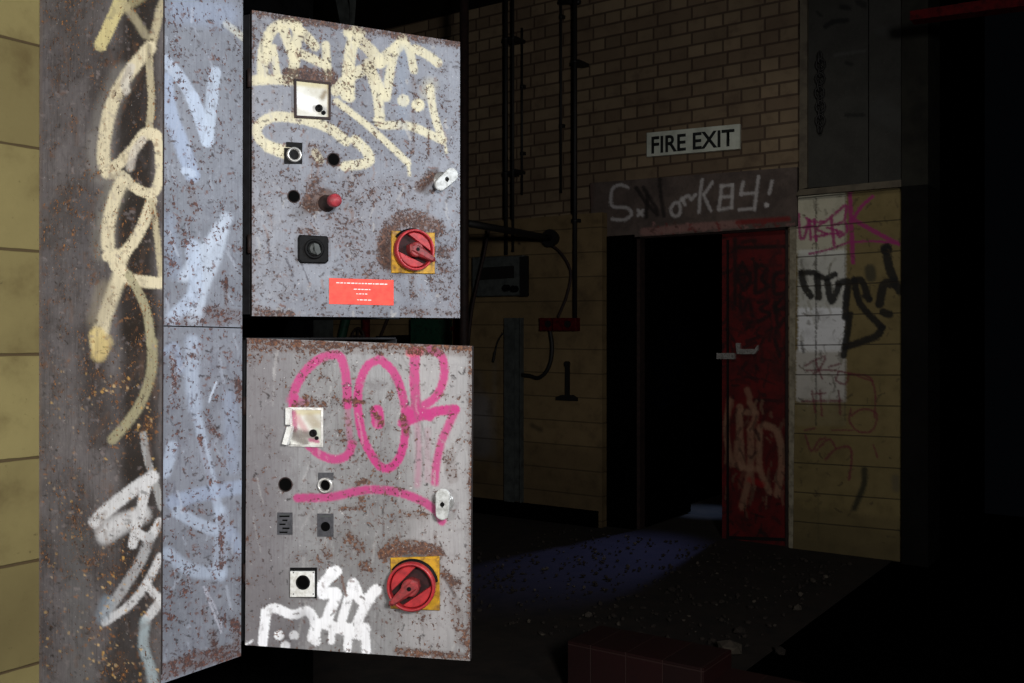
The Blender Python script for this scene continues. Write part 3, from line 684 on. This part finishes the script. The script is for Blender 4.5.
st([(710,0),(780,40),(850,70)],12,BW2,.6,4); st([(885,0),(885,120),(880,250)],13,BW2,.55,6); st([(920,80),(960,150)],12,BW,.5,8)
st([(670,165),(740,220),(800,240),(880,240)],13,BW2,.55,6); st([(815,300),(850,390),(885,480)],2,(170,170,180),.8,1); st([(825,310),(870,400),(890,470)],1.5,(170,170,180),.7,1)
crop(0,512,4)
for pts,wd,a in [([(650,640),(800,590),(965,550)],16,.75),([(940,440),(960,560)],10,.6),([(850,480),(860,560)],8,.6),([(815,400),(825,430)],5,.6),([(890,20),(885,220)],7,.6)]: st(pts,wd,(0,0,0),a,5,'r')
crop(0,342,4)
for pts,wd,a in [([(950,160),(960,230)],8,.7),([(840,340),(880,380)],7,.6),([(800,380),(840,560)],5,.55),([(760,50),(790,60)],6,.6),([(690,20),(700,180)],6,.4)]: st(pts,wd,(0,0,0),a,4,'r')
wear(165,328,239,660,300,[(58,42,38),(40,32,32),(96,62,50)],6,23)
wear(165,328,239,660,60,[(94,94,104),(170,176,188)],26,24,(1,3),(.2,.45),True)
sL=take()
dpt=(-(XB+2.09)+.002,0,0)
tU=painted('trunking_box',[(163.2,-120),(243.2,-100),(242.2,327.3),(163,325.3)],PB,dpt,M['trunk'],sU,1.1,side=M['sheet_edge'])
tag(tU,'blue grey trunking cover above the seam, with pale angular paint strokes','trunking')
tL=painted('trunking_box',[(163,326.5),(242.2,328.5),(241,656),(161,684)],PB,dpt,M['trunk'],sL,1.1,side=M['sheet_edge'])
tag(tL,'blue grey trunking cover below the seam, scratched, rusty along its bottom edge','trunking')

# ------------------------------------------------------------------ control boxes with open doors
def make_box(label, hinge_px, y0, y1, dirv, corners, mat, strokes, seed):
    H=PX(XB).at(hinge_px,(y0+y1)/2); H.y+=0.0
    dirv=Vector(dirv).normalized(); n=Vector((dirv.y,-dirv.x,0))
    pl=Plane(H,n); zt=pl.at(hinge_px,y0).z; zb=pl.at(hinge_px,y1).z
    t=empty('control_box',(-1.88,H.y+.27,zb),label,'control box')
    Y0,Y1,X0,X1=H.y+.006,H.y+.50,-2.088,XB-.015
    b=MB(); e=.004
    b.box((X0,Y0,zb),(X0+e,Y1,zt)); b.box((X0,Y0,zb),(X1,Y0+e,zt)); b.box((X0,Y1-e,zb),(X1,Y1,zt)); b.box((X0,Y0,zb),(X1,Y1,zb+e)); b.box((X0,Y0,zt-e),(X1,Y1,zt))
    b.build('carcass',M['carcass'],t)
    b=MB(); b.box((X0+.03,Y0+.04,zb+.05),(X0+.034,Y1-.04,zt-.05)); b.build('mounting_plate',M['grey_steel'],t)
    for k in range(3):
        b=MB(); b.box((X0+.034,Y0+.07+.13*k,zt-.25),(X0+.12,Y0+.16+.13*k,zt-.12)); b.box((X0+.12,Y0+.085+.13*k,zt-.22),(X0+.14,Y0+.145+.13*k,zt-.15)); b.build('contactor',M['blk'],t)
    b=MB(); b.box((X0+.034,Y0+.07,zb+.12),(X0+.08,Y1-.07,zb+.17)); b.build('terminal_strip',M['white'],t)
    d=painted('door',corners,pl,tuple(-n*.022),mat,strokes,1.0,parent=t,seed=seed,side=M['sheet_edge'])
    for yy in (y0+68,y1-72):
        b=MB(); c=pl.at(hinge_px-2.5,yy,-.011); b.tube([c-Vector((0,0,.02)),c,c+Vector((0,0,.02))],.005,10); b.build('hinge',M['pipe_brown'],t)
    return t,d,pl,n
# --- upper door paint
CU=(204,196,164)
crop(230,0,4)
for pts,wd in [([(130,310),(135,200),(170,120),(230,92),(270,110),(262,200),(252,310)],11),([(172,190),(190,300)],7),([(95,322),(180,318),(245,322)],10),([(262,110),(300,140),(340,185)],9.5),
   ([(383,180),(388,250),(392,315)],8),([(285,215),(340,240),(385,262)],9),([(150,140),(150,240)],8),([(210,110),(255,230)],10),
   ([(500,125),(480,220),(465,380)],12),([(470,130),(525,130)],9),([(500,150),(550,190),(600,250)],12),([(425,360),(490,300),(560,270)],12),([(480,260),(480,390)],10),([(560,280),(590,380),(600,485)],10),
   ([(590,480),(610,500),(720,505),(850,560)],8.5),([(800,350),(815,450),(850,560)],7.5),([(690,150),(650,240),(625,390)],9),([(690,150),(720,210),(735,280)],8),([(740,195),(790,220),(832,252)],9),([(600,250),(690,170)],12),([(550,250),(620,380)],8),
   ([(425,405),(560,510),(712,650)],6.5),([(712,640),(718,700)],3),([(856,560),(866,610)],2.5),
   ([(465,565),(400,515),(320,485),(240,470),(170,468),(115,500),(110,540),(150,580),(240,605)],10),([(500,560),(550,610),(550,650),(460,665)],10),([(340,610),(360,640)],8),([(150,590),(230,620)],10)]:
    st(pts,wd,CU,.86,2.2)
st([(694,402)],12,CU,1,2,sp=False); st([(752,420)],13,CU,1,2,sp=False)
st([(800,340),(790,370)],14,CU,.35,10)
# bluish runs and wipes
st([(690,200),(690,520)],10,(128,142,160),.3,8)
# rust zones, some deepened by painted shadow beside the fittings
for pts,wd,a in [([(90,45),(500,110),(915,175)],9,.85),([(240,300),(400,310)],16,.85),([(255,290),(300,275)],6,1),([(330,600),(345,640)],14,.7),([(415,640)],14,.9),([(95,570+683-20),(160,1250)],8,.9),([(92,100),(92,1240)],3,.6),
   ([(735,440),(732,610)],2.5,.8),([(795,500),(795,620)],2,.8),([(730,300),(745,400)],5,.5),([(540,160),(560,300)],14,.35),([(300,150),(320,210)],12,.2)]:
    st(pts,wd,(0,0,0),a,5,'r')
crop(230,171,4)
for pts,wd,a in [([(640,220),(720,190),(820,230)],18,.85),([(615,260),(610,360)],14,.8),([(330,70),(340,40)],14,.8),([(320,130),(370,110)],20,.75),([(760,60),(800,30)],12,.8),([(100,570),(240,575)],8,.9),([(280,240),(340,245)],6,.8),([(420,440),(640,440)],3,.9),
   ([(500,200),(600,340)],60,.28),([(400,200),(700,120)],60,.2),([(840,320),(870,330)],10,.7),([(700,560),(910,570)],8,.6),([(730,420),(735,500)],5,.6),([(500,60),(560,120)],30,.3),([(850,430),(900,560)],30,.25)]:
    st(pts,wd,(0,0,0),a,8,'r')
st([(322,130),(385,105)],18,(66,46,40),.92,5); st([(632,250),(618,300),(628,370)],13,(58,42,36),.95,5); st([(758,70),(800,20),(820,5)],9,(62,46,40),.92,5); st([(680,200),(800,205)],13,(118,92,80),.5,8)  # brown stains with cast shadow painted in, left of button, plate and lock
for p,wd in [([(150,250),(158,360)],1.5),([(225,350),(252,420)],2.2),([(285,370),(318,450)],1.3),([(345,0),(335,75)],1.5)]: st(p,wd,(58,56,64),.8,1)
wear(254,20,458,316,420,[(58,42,38),(40,32,32),(96,62,50)],6,25)
wear(254,20,458,316,160,[(176,172,166),(90,86,88),(120,92,78)],14,26,(1,3),(.2,.5),True)
su=take()
th=math.radians(27.3); dU=(math.sin(th),math.cos(th),0)
up,ud,pU,nU=make_box('upper control box, blue grey open door with cream graffiti and red label',252,10,316,dU,[(252,10),(460,42),(460,318),(252,316)],M['door_up'],su,3)
# --- lower door paint
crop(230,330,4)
st([(120,60),(90,700),(120,1250)],75,(98,92,96),.6,55); st([(800,100),(850,700),(800,1200)],60,(176,172,172),.5,45)  # light falloff painted on the door: left side darker, right side lighter
crop(230,330,4); PI_=(182,36,114)
for pts,wd,a,so in [([(252,310),(262,230),(310,155),(370,110),(430,100),(452,130),(465,200),(470,300)],9,.92,2),([(470,300),(475,380),(482,450)],6,.35,4),([(490,455),(470,500),(420,518),(360,498),(315,460)],8.5,.9,2.5),
   ([(600,115),(545,150),(512,250),(520,380),(550,470),(600,545),(650,545),(690,480),(702,370),(690,260),(655,170),(600,115)],8.5,.95,1.8),
   ([(740,85),(738,200),(745,310)],10,.9,2),([(800,75),(848,110),(856,190),(825,265),(770,305),(720,335)],8.5,.92,2),([(690,372),(760,345),(830,325),(900,318)],10,.97,2),([(730,320),(800,345)],10,.95,2),
   ([(900,325),(870,390),(845,450),(825,540),(820,610)],8,.85,3),([(750,380),(755,500),(750,620)],6,.3,5),([(790,400),(790,600)],6,.15,5),([(470,330),(600,340)],2,.0,5)]: st(pts,wd,PI_,a,so)
st([(588,325),(592,370)],13,PI_,.97,2)
st([(0,0)],1,(0,0,0),0,1,sp=False)
st([(270,672),(400,668),(540,640),(650,645),(760,680),(830,730),(848,765)],8.5,PI_,.85,2.5)
st([(720,90),(760,85)],9,(210,80,100),.8,3); st([(240,280),(300,290)],8,PI_,.5,3)
crop(230,501,4); WT=(246,247,250)
for pts,wd in [([(130,570),(140,490),(150,440),(185,430),(250,455),(310,440),(340,490),(345,560)],9.5),([(425,280),(375,330),(368,370),(425,370),(400,440),(385,490)],11),([(400,280),(430,285)],8),
   ([(445,490),(470,400),(492,330)],9),([(492,330),(530,400),(585,355)],11),([(560,390),(530,440),(505,500)],10),([(330,545),(360,490),(440,510),(540,510)],11),([(540,510),(545,600)],9),([(475,530),(468,600)],8.5),([(410,500),(405,560)],7),([(455,510),(520,530)],13),
   ([(140,440),(130,580)],8)]: st(pts,wd,WT,.97,1.8)
NEG=[(q,w) for q,w in [([(130,570),(140,490),(150,440),(185,430),(250,455),(310,440),(340,490)],11),([(425,280),(375,330),(368,370),(425,370),(400,440),(385,490)],12),([(445,490),(492,330),(530,400),(585,355)],12),([(560,390),(505,500)],11),([(330,545),(440,510),(540,510),(545,600)],14)]]
for c in [(196,537),(256,538),(222,580)]: st([c],9.5,WT,1,1.5,sp=False)
st([(60,575),(90,560)],2.5,WT,.8,1)
NST=[]
st([(290,470),(240,560)],20,(96,94,98),.4,14)
crop(230,330,4)
for pts,wd,a in [([(75,42),(400,60),(960,70)],8,1),([(80,70),(960,90)],8,.6),([(710,80),(830,85)],10,.9),([(260,300),(370,300)],8,.8),([(300,270),(330,280)],8,.6),([(640,265)],8,.9),([(875,500),(890,590)],12,.55),([(690,350),(710,410)],8,.9),([(960,100),(965,683)],5,.7),
    ([(890,460),(880,600)],3,.8),([(460,280),(540,290)],4,.7),([(500,620),(550,600)],4,.7),([(585,340),(600,370)],6,.85)]: st(pts,wd,(0,0,0),a,4,'r')
crop(230,501,4)
for pts,wd,a in [([(620,215),(720,180),(830,210)],14,1),([(640,190),(660,170)],14,.8),([(850,290),(910,330)],10,.8),([(530,260),(620,340)],10,.75),([(480,140),(520,190)],10,.7),([(380,190),(400,220)],8,.6),([(440,30),(520,30)],5,.7),([(670,600),(950,625)],7,1),([(700,600),(750,610)],9,1),([(960,10),(955,620)],4,.8),
    ([(820,130),(825,200)],3,.9),([(900,400),(930,560)],12,.5),([(560,380),(620,420)],10,.7),([(580,520),(590,600)],6,.5),([(690,50),(780,60)],8,.5)]: st(pts,wd,(0,0,0),a,5,'r')
st([(615,0),(614,140)],1.4,(90,80,78),.8,1); st([(445,300),(465,380)],2.5,(110,88,80),.9,1); st([(700,215),(800,225),(830,260)],7,(52,48,46),.8,6); st([(850,290),(900,380)],3,(60,52,48),.7,3)

wear(250,340,468,655,300,[(58,42,38),(40,32,32),(96,62,50)],6,27)
wear(250,340,468,655,90,[(180,178,176),(96,92,92)],40,28,(1,3),(.15,.4),True)
crop(230,501,4)
for q,w in NEG: st(q,w,(0,0,0),.8,2,'n')
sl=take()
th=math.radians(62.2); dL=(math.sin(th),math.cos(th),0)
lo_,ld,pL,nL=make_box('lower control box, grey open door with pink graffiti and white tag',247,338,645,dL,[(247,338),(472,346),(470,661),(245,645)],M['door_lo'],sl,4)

def quad(pl,x0,y0,x1,y1,off=0): return [pl.at(x0,y0,off),pl.at(x1,y0,off),pl.at(x1,y1,off),pl.at(x0,y1,off)]
def qpts(pl,pts,off=0): return [pl.at(x,y,off) for x,y in pts]
def ring(door,name,pl,px,py,r,mats,depth=.006,tabq=None):
    b=MB(); c=pl.at(px,py); n=pl.n
    b.lathe(c,n,[(r,0),(r,depth),(r*.92,depth+.002),(r*.7,depth+.001),(r*.66,.001)],28,0)
    b.cyl(c,n,r*.68,0,.0012,24,1)
    if tabq: b.prism(qpts(pl,tabq),n,0,.003,2); 
    return b.build(name,mats,door)
def hole(door,pl,px,py,r,name='hole'):
    b=MB(); c=pl.at(px,py); b.cyl(c,pl.n,r,-.0,.0008,24,0); b.lathe(c,pl.n,[(r*1.0,.0008),(r*1.1,.0015),(r*1.18,.0002)],24,1)
    return b.build(name,[M['hole'],M['pipe_brown']],door)

# --- dished square plate with raised rim
def dish(door,pl,pts,seed,strokes,broken=False):
    n=pl.n; P=qpts(pl,pts); c=sum(P,Vector())/4
    b=MB(); outer=[p for p in P]; inner=[c+(p-c)*.88 for p in P]
    for i in range(4):
        if broken and i==3: continue
        j=(i+1)%4; b.prism([outer[i],outer[j],inner[j],inner[i]],n,0,.006)
    rim=b.build('socket_frame',M['pipe_brown'] if not broken else M['chrome'],door)
    # inner dished plate
    q=[(c+(p-c)*.9) for p in P]
    s=painted('socket_plate',[(pts[i][0]+((sum(a[0] for a in pts)/4)-pts[i][0])*.08,pts[i][1]+((sum(a[1] for a in pts)/4)-pts[i][1])*.08) for i in range(4)],Plane(pl.p+n*.0035,n),tuple(-n*.003),M['cream_plate'],strokes,.7,parent=door,seed=seed)
    return rim
crop(230,0,4)
st([(260,330),(400,345)],6,(190,180,140),.8,4); st([(380,370),(370,390)],5,(110,90,60),.8,5); st([(265,400),(330,420)],14,(236,236,236),.8,6); st([(340,430),(400,445)],5,(130,130,130),.6,4); st([(395,340),(395,480)],3,(150,130,96),.7,3)
dish(ud,pU,[(293.5,79),(330,83),(330,120),(294,118)],5,take())
b=MB(); 
for (x,y,r) in ((318.5,108.5,.008),(323,113,.0045)): 
    c=pU.at(x,y,.004); b.lathe(c,nU,[(r,0),(r,.006),(r*.6,.007),(r*.5,.002),(0,.002)],20,0)
b.build('keyhole',M['blk'],ud)
crop(230,330,4)
st([(270,330),(360,325)],6,(196,184,144),.8,4); st([(320,350),(345,380)],10,(150,130,96),.6,6); st([(255,330),(262,400)],5,(160,40,100),.85,3); st([(270,350),(300,400)],6,(190,120,130),.6,5); st([(262,410),(340,425)],8,(90,78,76),.8,5); st([(262,430),(300,450)],8,(84,74,72),.8,5); st([(320,440),(352,446)],3.5,(170,60,110),.8,2); st([(345,400),(355,420)],5,(190,196,180),.8,3)
dish(ld,pL,[(289,407),(324,407.5),(324,447),(289,446)],6,take(),True)
b=MB(); 
b.prism(qpts(pL,[(288,407),(292.5,408),(292,424),(288,424)]),nL,.004,.016); b.prism(qpts(pL,[(290,426),(295,426),(290,444),(285,443)]),nL,.004,.02); b.build('broken_flap',M['white'],ld)
b=MB(); c=pL.at(313.5,433,.003); b.lathe(c,nL,[(.008,0),(.008,.004),(.004,.004),(0,.001)],18); b.cyl(pL.at(317,438,.003),nL,.004,0,.004,14); b.build('keyhole',M['blk'],ld)

# --- sockets and holes on the upper door
b_=ring(ud,'indicator_socket',pU,293.5,155,.0165,[M['chrome'],M['hole'],M['blk']],.008,[(286,142),(302,143),(302,148),(286,147)])
b=MB(); b.prism(quad(pU,284,148,302,164),nU,0,.002); b.build('backing_plate',M['blk'],ud)
hole(ud,pU,333.5,159.5,.013,'push_button_hole'); hole(ud,pU,293.8,196.5,.0125,'push_button_hole')
# square black rotary socket
b=MB(); b.prism(qpts(pU,[(299,235),(326,236.5),(327.5,240),(327.5,261),(325,263.5),(300,263),(297.5,260),(297.5,238)]),nU,0,.009,0,bev=.002)
b.build('selector_base',M['blk'],ud)
c=pU.at(314,249,.009); b=MB(); b.lathe(c,nU,[(.022,0),(.022,.004),(.018,.005),(.014,-.0)],28,0); b.build('selector_ring',M['blk'],ud)
b=MB(); b.lathe(c,nU,[(.013,0),(.012,.008),(.006,.010),(0,.004)],8,0,False); b.prism([c+pU.u*x+pU.v*y for x,y in ((-.004,.012),(.006,.01),(.012,-.008),(.004,-.014),(-.002,-.004))],nU,.006,.013); b.build('selector_spindle',M['grey_steel'],ud)
# red push button on a stub
c=pU.at(326.5,203.5); b=MB(); b.lathe(c,nU,[(.019,0),(.018,.006),(.013,.008),(.012,.05)],24); b.build('button_stem',M['pipe_brown'],ud)
b=MB(); c2=c+nU*.044; b.lathe(c2,nU,[(.010,0),(.014,.002),(.0148,.006),(.0145,.018),(.012,.023),(0,.0245)],28); b.build('red_button',M['stubred'],ud)
# red label
b=MB(); L=[(329,278),(393.5,280),(393.5,305.5),(329,304)]; b.prism(qpts(pU,L),nU,0,.0015,0,bev=.0005)
def dash(x0,x1,y,hh=.9): 
    x=x0
    while x<x1:
        l=random.uniform(1.4,4.2); e=min(x+l,x1); 
        yy=y+(x-329)*.03; b.prism(qpts(pU,[(x,yy-hh/2),(e,yy-hh/2),(e,yy+hh/2),(x,yy+hh/2)]),nU,.0015,.0019,1); x=e+.9
dash(336,387,282.6,1.1); dash(353.5,370,288.5); dash(356,367,293); dash(357,371,299)
b.build('warning_label',[M['labelred'],M['white']],ud)

# --- lock levers
def lock(door,pl,px,py,ang,leverdir,size=1.0):
    n=pl.n; c=pl.at(px,py); u=pl.u; v=pl.v; b=MB()
    b.lathe(c,n,[(.021*size,0),(.021*size,.004),(.016*size,.006),(.015*size,.022),(.013*size,.025),(0,.025)],28,0); b.build('lock_barrel',M['chrome'],door)
    d=(u*math.cos(ang)+v*math.sin(ang)); e=n.cross(d); cc=c+n*.024
    pts=[]; L0,L1,w0,w1=-.020*size,.030*size,.014*size,.016*size
    for k in range(9): a=PI/2+PI*k/8; pts.append(cc+d*(L0+w0*math.cos(a))+e*w0*math.sin(a))
    for k in range(9): a=-PI/2+PI*k/8; pts.append(cc+d*(L1*.6+w1*math.cos(a))+e*w1*math.sin(a))
    b=MB(); b.prism(pts,n,0,.007,0,bev=.0015); b.build('lock_lever',M['lever'],door)
    b=MB(); b.cyl(cc+n*.007,n,.005*size,0,.001,16); b.box(cc+n*.0072-Vector((.001,.001,.006)),cc+n*.0082+Vector((.001,.001,.006))); b.build('keyhole',M['blk'],door)
lock(ud,pU,441.5,181,math.radians(42),None,1.0)
lock(ld,pL,445,502,math.radians(88),None,.95)

# --- big red isolator switches
def isolator(door,pl,plate,cx,cy,R,ang,yellow=True):
    n=pl.n; u=pl.u; v=pl.v
    b=MB(); b.prism(qpts(pl,plate),n,0,.006,0,bev=.0015); b.build('switch_plate',M['yel'],door)
    c=pl.at(cx,cy,.006)
    b=MB(); b.lathe(c,n,[(R*.86,0),(R*.97,.004),(R,.012),(R,.024),(R*.97,.027),(R*.90,.027),(R*.88,.024),(R*.88,.010)],48); b.build('switch_dial',M['dialred'],door)
    b=MB(); b.cyl(c,n,R*.885,.0,.009,40); b.build('dial_recess',M['recess'],door)
    # raised sector pads either side of the handle slot
    d=u*math.cos(ang)+v*math.sin(ang); e=n.cross(d)
    def pt(a,b_,h): return c+d*a+e*b_+n*h
    for sgn,r0,a0,a1 in ((1,.84,.20,.80),(-1,.84,.20,.80)):
        pts=[]; b=MB()
        for k in range(13):
            a=PI*(a0-.06+(a1+.06-a0)*k/12); pts.append(pt(R*r0*math.cos(a),sgn*R*r0*math.sin(a),.010))
        if sgn<0: pts.reverse()
        b.prism(pts,n,0,.012,0,bev=.002); b.build('dial_pad',M['dialred'],door)
    b=MB(); b.cyl(c,n,R*.36,.010,.034,28,0,bev=.003); b.build('hub',M['handlered'],door)
    b=MB(); pts=[pt(-R*.30,R*.20,0),pt(R*.2,R*.24,0),pt(R*1.02,R*.12,0),pt(R*1.10,0,0),pt(R*1.02,-R*.12,0),pt(R*.2,-R*.24,0),pt(-R*.30,-R*.20,0),pt(-R*.42,0,0)]
    pts.reverse()
    b.prism(pts,n,.012,.038,0,bev=.005); b.build('handle',M['handlered'],door)
    b=MB(); b.cyl(c,n,R*.09,.0375,.0395,14); b.build('screw',M['blk'],door)
    # black weather gasket smear above
    b=MB(); b.lathe(c,n,[(R*.98,-.001),(R*1.07,.001),(R*1.07,.006),(R*.98,.008)],24,0,True,ang=PI*.75,start=PI*.05); b.build('gasket',M['blk'],door)
# local +u direction: check which way it points in view so that handle angles are right
sgnU = 1 if pU.u.dot(RT)>0 else -1
isolator(ud,pU,[(391,231),(434,233),(434,274),(391,273)],411.5,250.5,.0475,math.radians(-28 if sgnU>0 else 208))
sgnL = 1 if pL.u.dot(RT)>0 else -1
isolator(ld,pL,[(391,557.5),(439.5,556),(440,610),(391,608)],413,584.5,.0505,math.radians(220 if sgnL>0 else -40))

# --- small fittings on the lower door
hole(ld,pL,285.5,484.5,.0135,'push_button_hole')
ring(ld,'indicator_socket',pL,326,485,.0165,[M['chrome'],M['hole'],M['plategrey']],.008,[(318.5,472.5),(333.5,472.5),(333.5,480),(318.5,480)])
for (x0,y0,x1,y1,c,nm) in ((277.5,512.5,292.5,534.5,None,'legend_plate'),(317.5,513.5,333.5,536.5,(325.5,526.5),'legend_plate')):
    b=MB(); b.prism(quad(pL,x0,y0,x1,y1),nL,0,.002,0)
    if c: b.cyl(pL.at(c[0],c[1],.002),nL,.010,0,.001,18,1)
    else:
        for k in range(5): b.prism(quad(pL,x0+2+k%2*3,y0+3+k*4,x1-3-k%3*2,y0+4.5+k*4,.002),nL,0,.0006,1)
    b.prism(quad(pL,x0+3,y0+2,x1-3,y0+3.5,.002),nL,0,.0005,2)
    b.build(nm,[M['plategrey'],M['hole'],M['grey_steel']],ld)
b=MB(); b.prism(qpts(pL,[(290.5,567.5),(317,567.5),(317,598),(290.5,597)]),nL,0,.004,0,bev=.001); b.build('socket_gasket',M['blk'],ld)
b=MB(); b.prism(qpts(pL,[(291.5,570.5),(315.5,570.5),(315.5,596),(291.5,596)]),nL,.004,.011,0,bev=.0015)
for q in ((293.5,572.5),(313.3,572.5),(293.5,594),(313.3,594)): b.cyl(pL.at(q[0],q[1],.011),nL,.0014,0,.0006,8,1)
b.build('white_socket',[M['white'],M['plategrey']],ld)
b=MB(); b.lathe(pL.at(303,582.5,.011),nL,[(.0155,0),(.0145,.003),(.012,.002),(.011,-.004)],28,0); b.cyl(pL.at(303,582.5,.011),nL,.013,0,.0012,24,1); b.build('socket_opening',[M['blk'],M['hole']],ld)

# bracket left behind on the wall by the column
# ------------------------------------------------------------------ floor litter
def chunk(b,c,r,rs,mi=0,flat=.5):
    bm=bmesh.new(); bmesh.ops.create_icosphere(bm,subdivisions=1,radius=1)
    S=Vector((rs.uniform(.6,1.4),rs.uniform(.6,1.4),rs.uniform(.5,1)*flat*2)); rot=Matrix.Rotation(rs.uniform(0,6.28),3,'Z')
    vs=[]
    for v in bm.verts:
        q=Vector((v.co.x*S.x,v.co.y*S.y,v.co.z*S.z))*r*rs.uniform(.75,1.2); vs.append(rot@q+Vector(c))
    zmin=min(v.z for v in vs); vs=[v-Vector((0,0,zmin-0.0)) for v in vs]
    b.add(vs,[tuple(v.index for v in f.verts) for f in bm.faces],mi); bm.free()
rs=random.Random(5)
b=MB()
for i in range(750):
    x=rs.uniform(-4.5,-1.95); y=rs.uniform(4.6,7.3); chunk(b,(x,y,.0),rs.uniform(.005,.017),rs,rs.random()<.08)
tag(b.build('rubble',[M['rubble'],M['paper']]),'fine dark rubble and grit strewn over the floor','rubble',kind='stuff')
spots=[((730,656),.085,'paper','pale crumpled lump lying in the dark at the lower right of the floor'),((780,655),.04,'rubble','dark brick fragment just right of the pale crumpled lump'),((588,618),.03,'paper','small pale chip on the floor left of the tiled plinth top'),
       ((813,583),.025,'paper','tiny pale chip near the foot of the graffitied blockwork'),((798,611),.03,'paper','pale chip alone on the open floor at the right'),((740,635),.03,'rubble','dark stone just above the pale crumpled lump'),((640,645-6),.03,'rubble','dark stone on the plinth side of the floor'),((672,592),.04,'rubble','dark stone at the edge of the blue light patch')]
for (px,py),r,m,lab in spots:
    c=FLOOR.at(px,py); b=MB(); chunk(b,(c.x,c.y,0),r,rs,0,.45); tag(b.build('debris_chunk',M[m]),lab,'debris')
# red tiled plinth at the bottom
M['redtile']=m_blocks('dark red glazed tiles',0,.178,.178,(40,8,7),(30,6,5),.005,(60,40,35),bond='stack',z0=.06,u0=-2.24,stain=.5,stains=(24,8,8),rough=.6,jf=.6)
pf=PY(3.9); a=pf.at(568,641); c=pf.at(704,668)
b=MB(); b.box((a.x,3.9,0),(c.x,4.2,a.z)); t=struct(b.build('trim_6',M['redtile'],origin=(0,0,0)))
b=MB(); b.box((c.x,3.93,0),(c.x+.42,4.2,a.z-.08)); t=struct(b.build('trim_7',M['redtile'],origin=(0,0,0)))
# ------------------------------------------------------------------ light
def area(name,loc,target,size,power,col,spread=PI):
    l=bpy.data.lights.new(name,'AREA'); l.size=size; l.energy=power; l.color=col; l.spread=spread; l.shape='DISK'
    o=bpy.data.objects.new(name,l); COL.objects.link(o); o.location=loc
    o.rotation_euler=(Vector(target)-Vector(loc)).to_track_quat('-Z','Y').to_euler(); return o
area('daylight_from_behind',(1.15,-.25,2.3),(-1.7,1.5,1.6),.5,106,(1,.985,.97))
area('cool_daylight',(.5,2.2,2.5),(-1.7,1.4,1.6),.5,14,(.84,.91,1),math.radians(120))
def spot(name,loc,tgt,e,col,deg,r=.1):
    l=bpy.data.lights.new(name,'SPOT'); l.energy=e; l.color=col; l.spot_size=math.radians(deg); l.spot_blend=1; l.shadow_soft_size=r
    o=bpy.data.objects.new(name,l); COL.objects.link(o); o.location=loc; o.rotation_euler=(Vector(tgt)-Vector(loc)).to_track_quat('-Z','Y').to_euler()
spot('passage_daylight',(-3.4,9.9,2.9),(-3.66,6.5,0),230,(.3,.36,1),25)
spot('passage_floor_light',(-3.6,8.8,2.9),(-3.76,8.72,0),200,(.36,.55,1),19,.03)
spot('added_exit_spot',(-2.0,4.6,4.3),(-2.75,7.6,2.3),44,(1,.95,.86),54,.2)  # added spot without a source in the room, brightens the exit wall
area('added_column_fill',(-1.0,-1.2,1.9),(-1.9,1.2,1.5),.7,11,(1,.98,.97),math.radians(110))  # added fill lamp, lifts the column face and the wall beside it
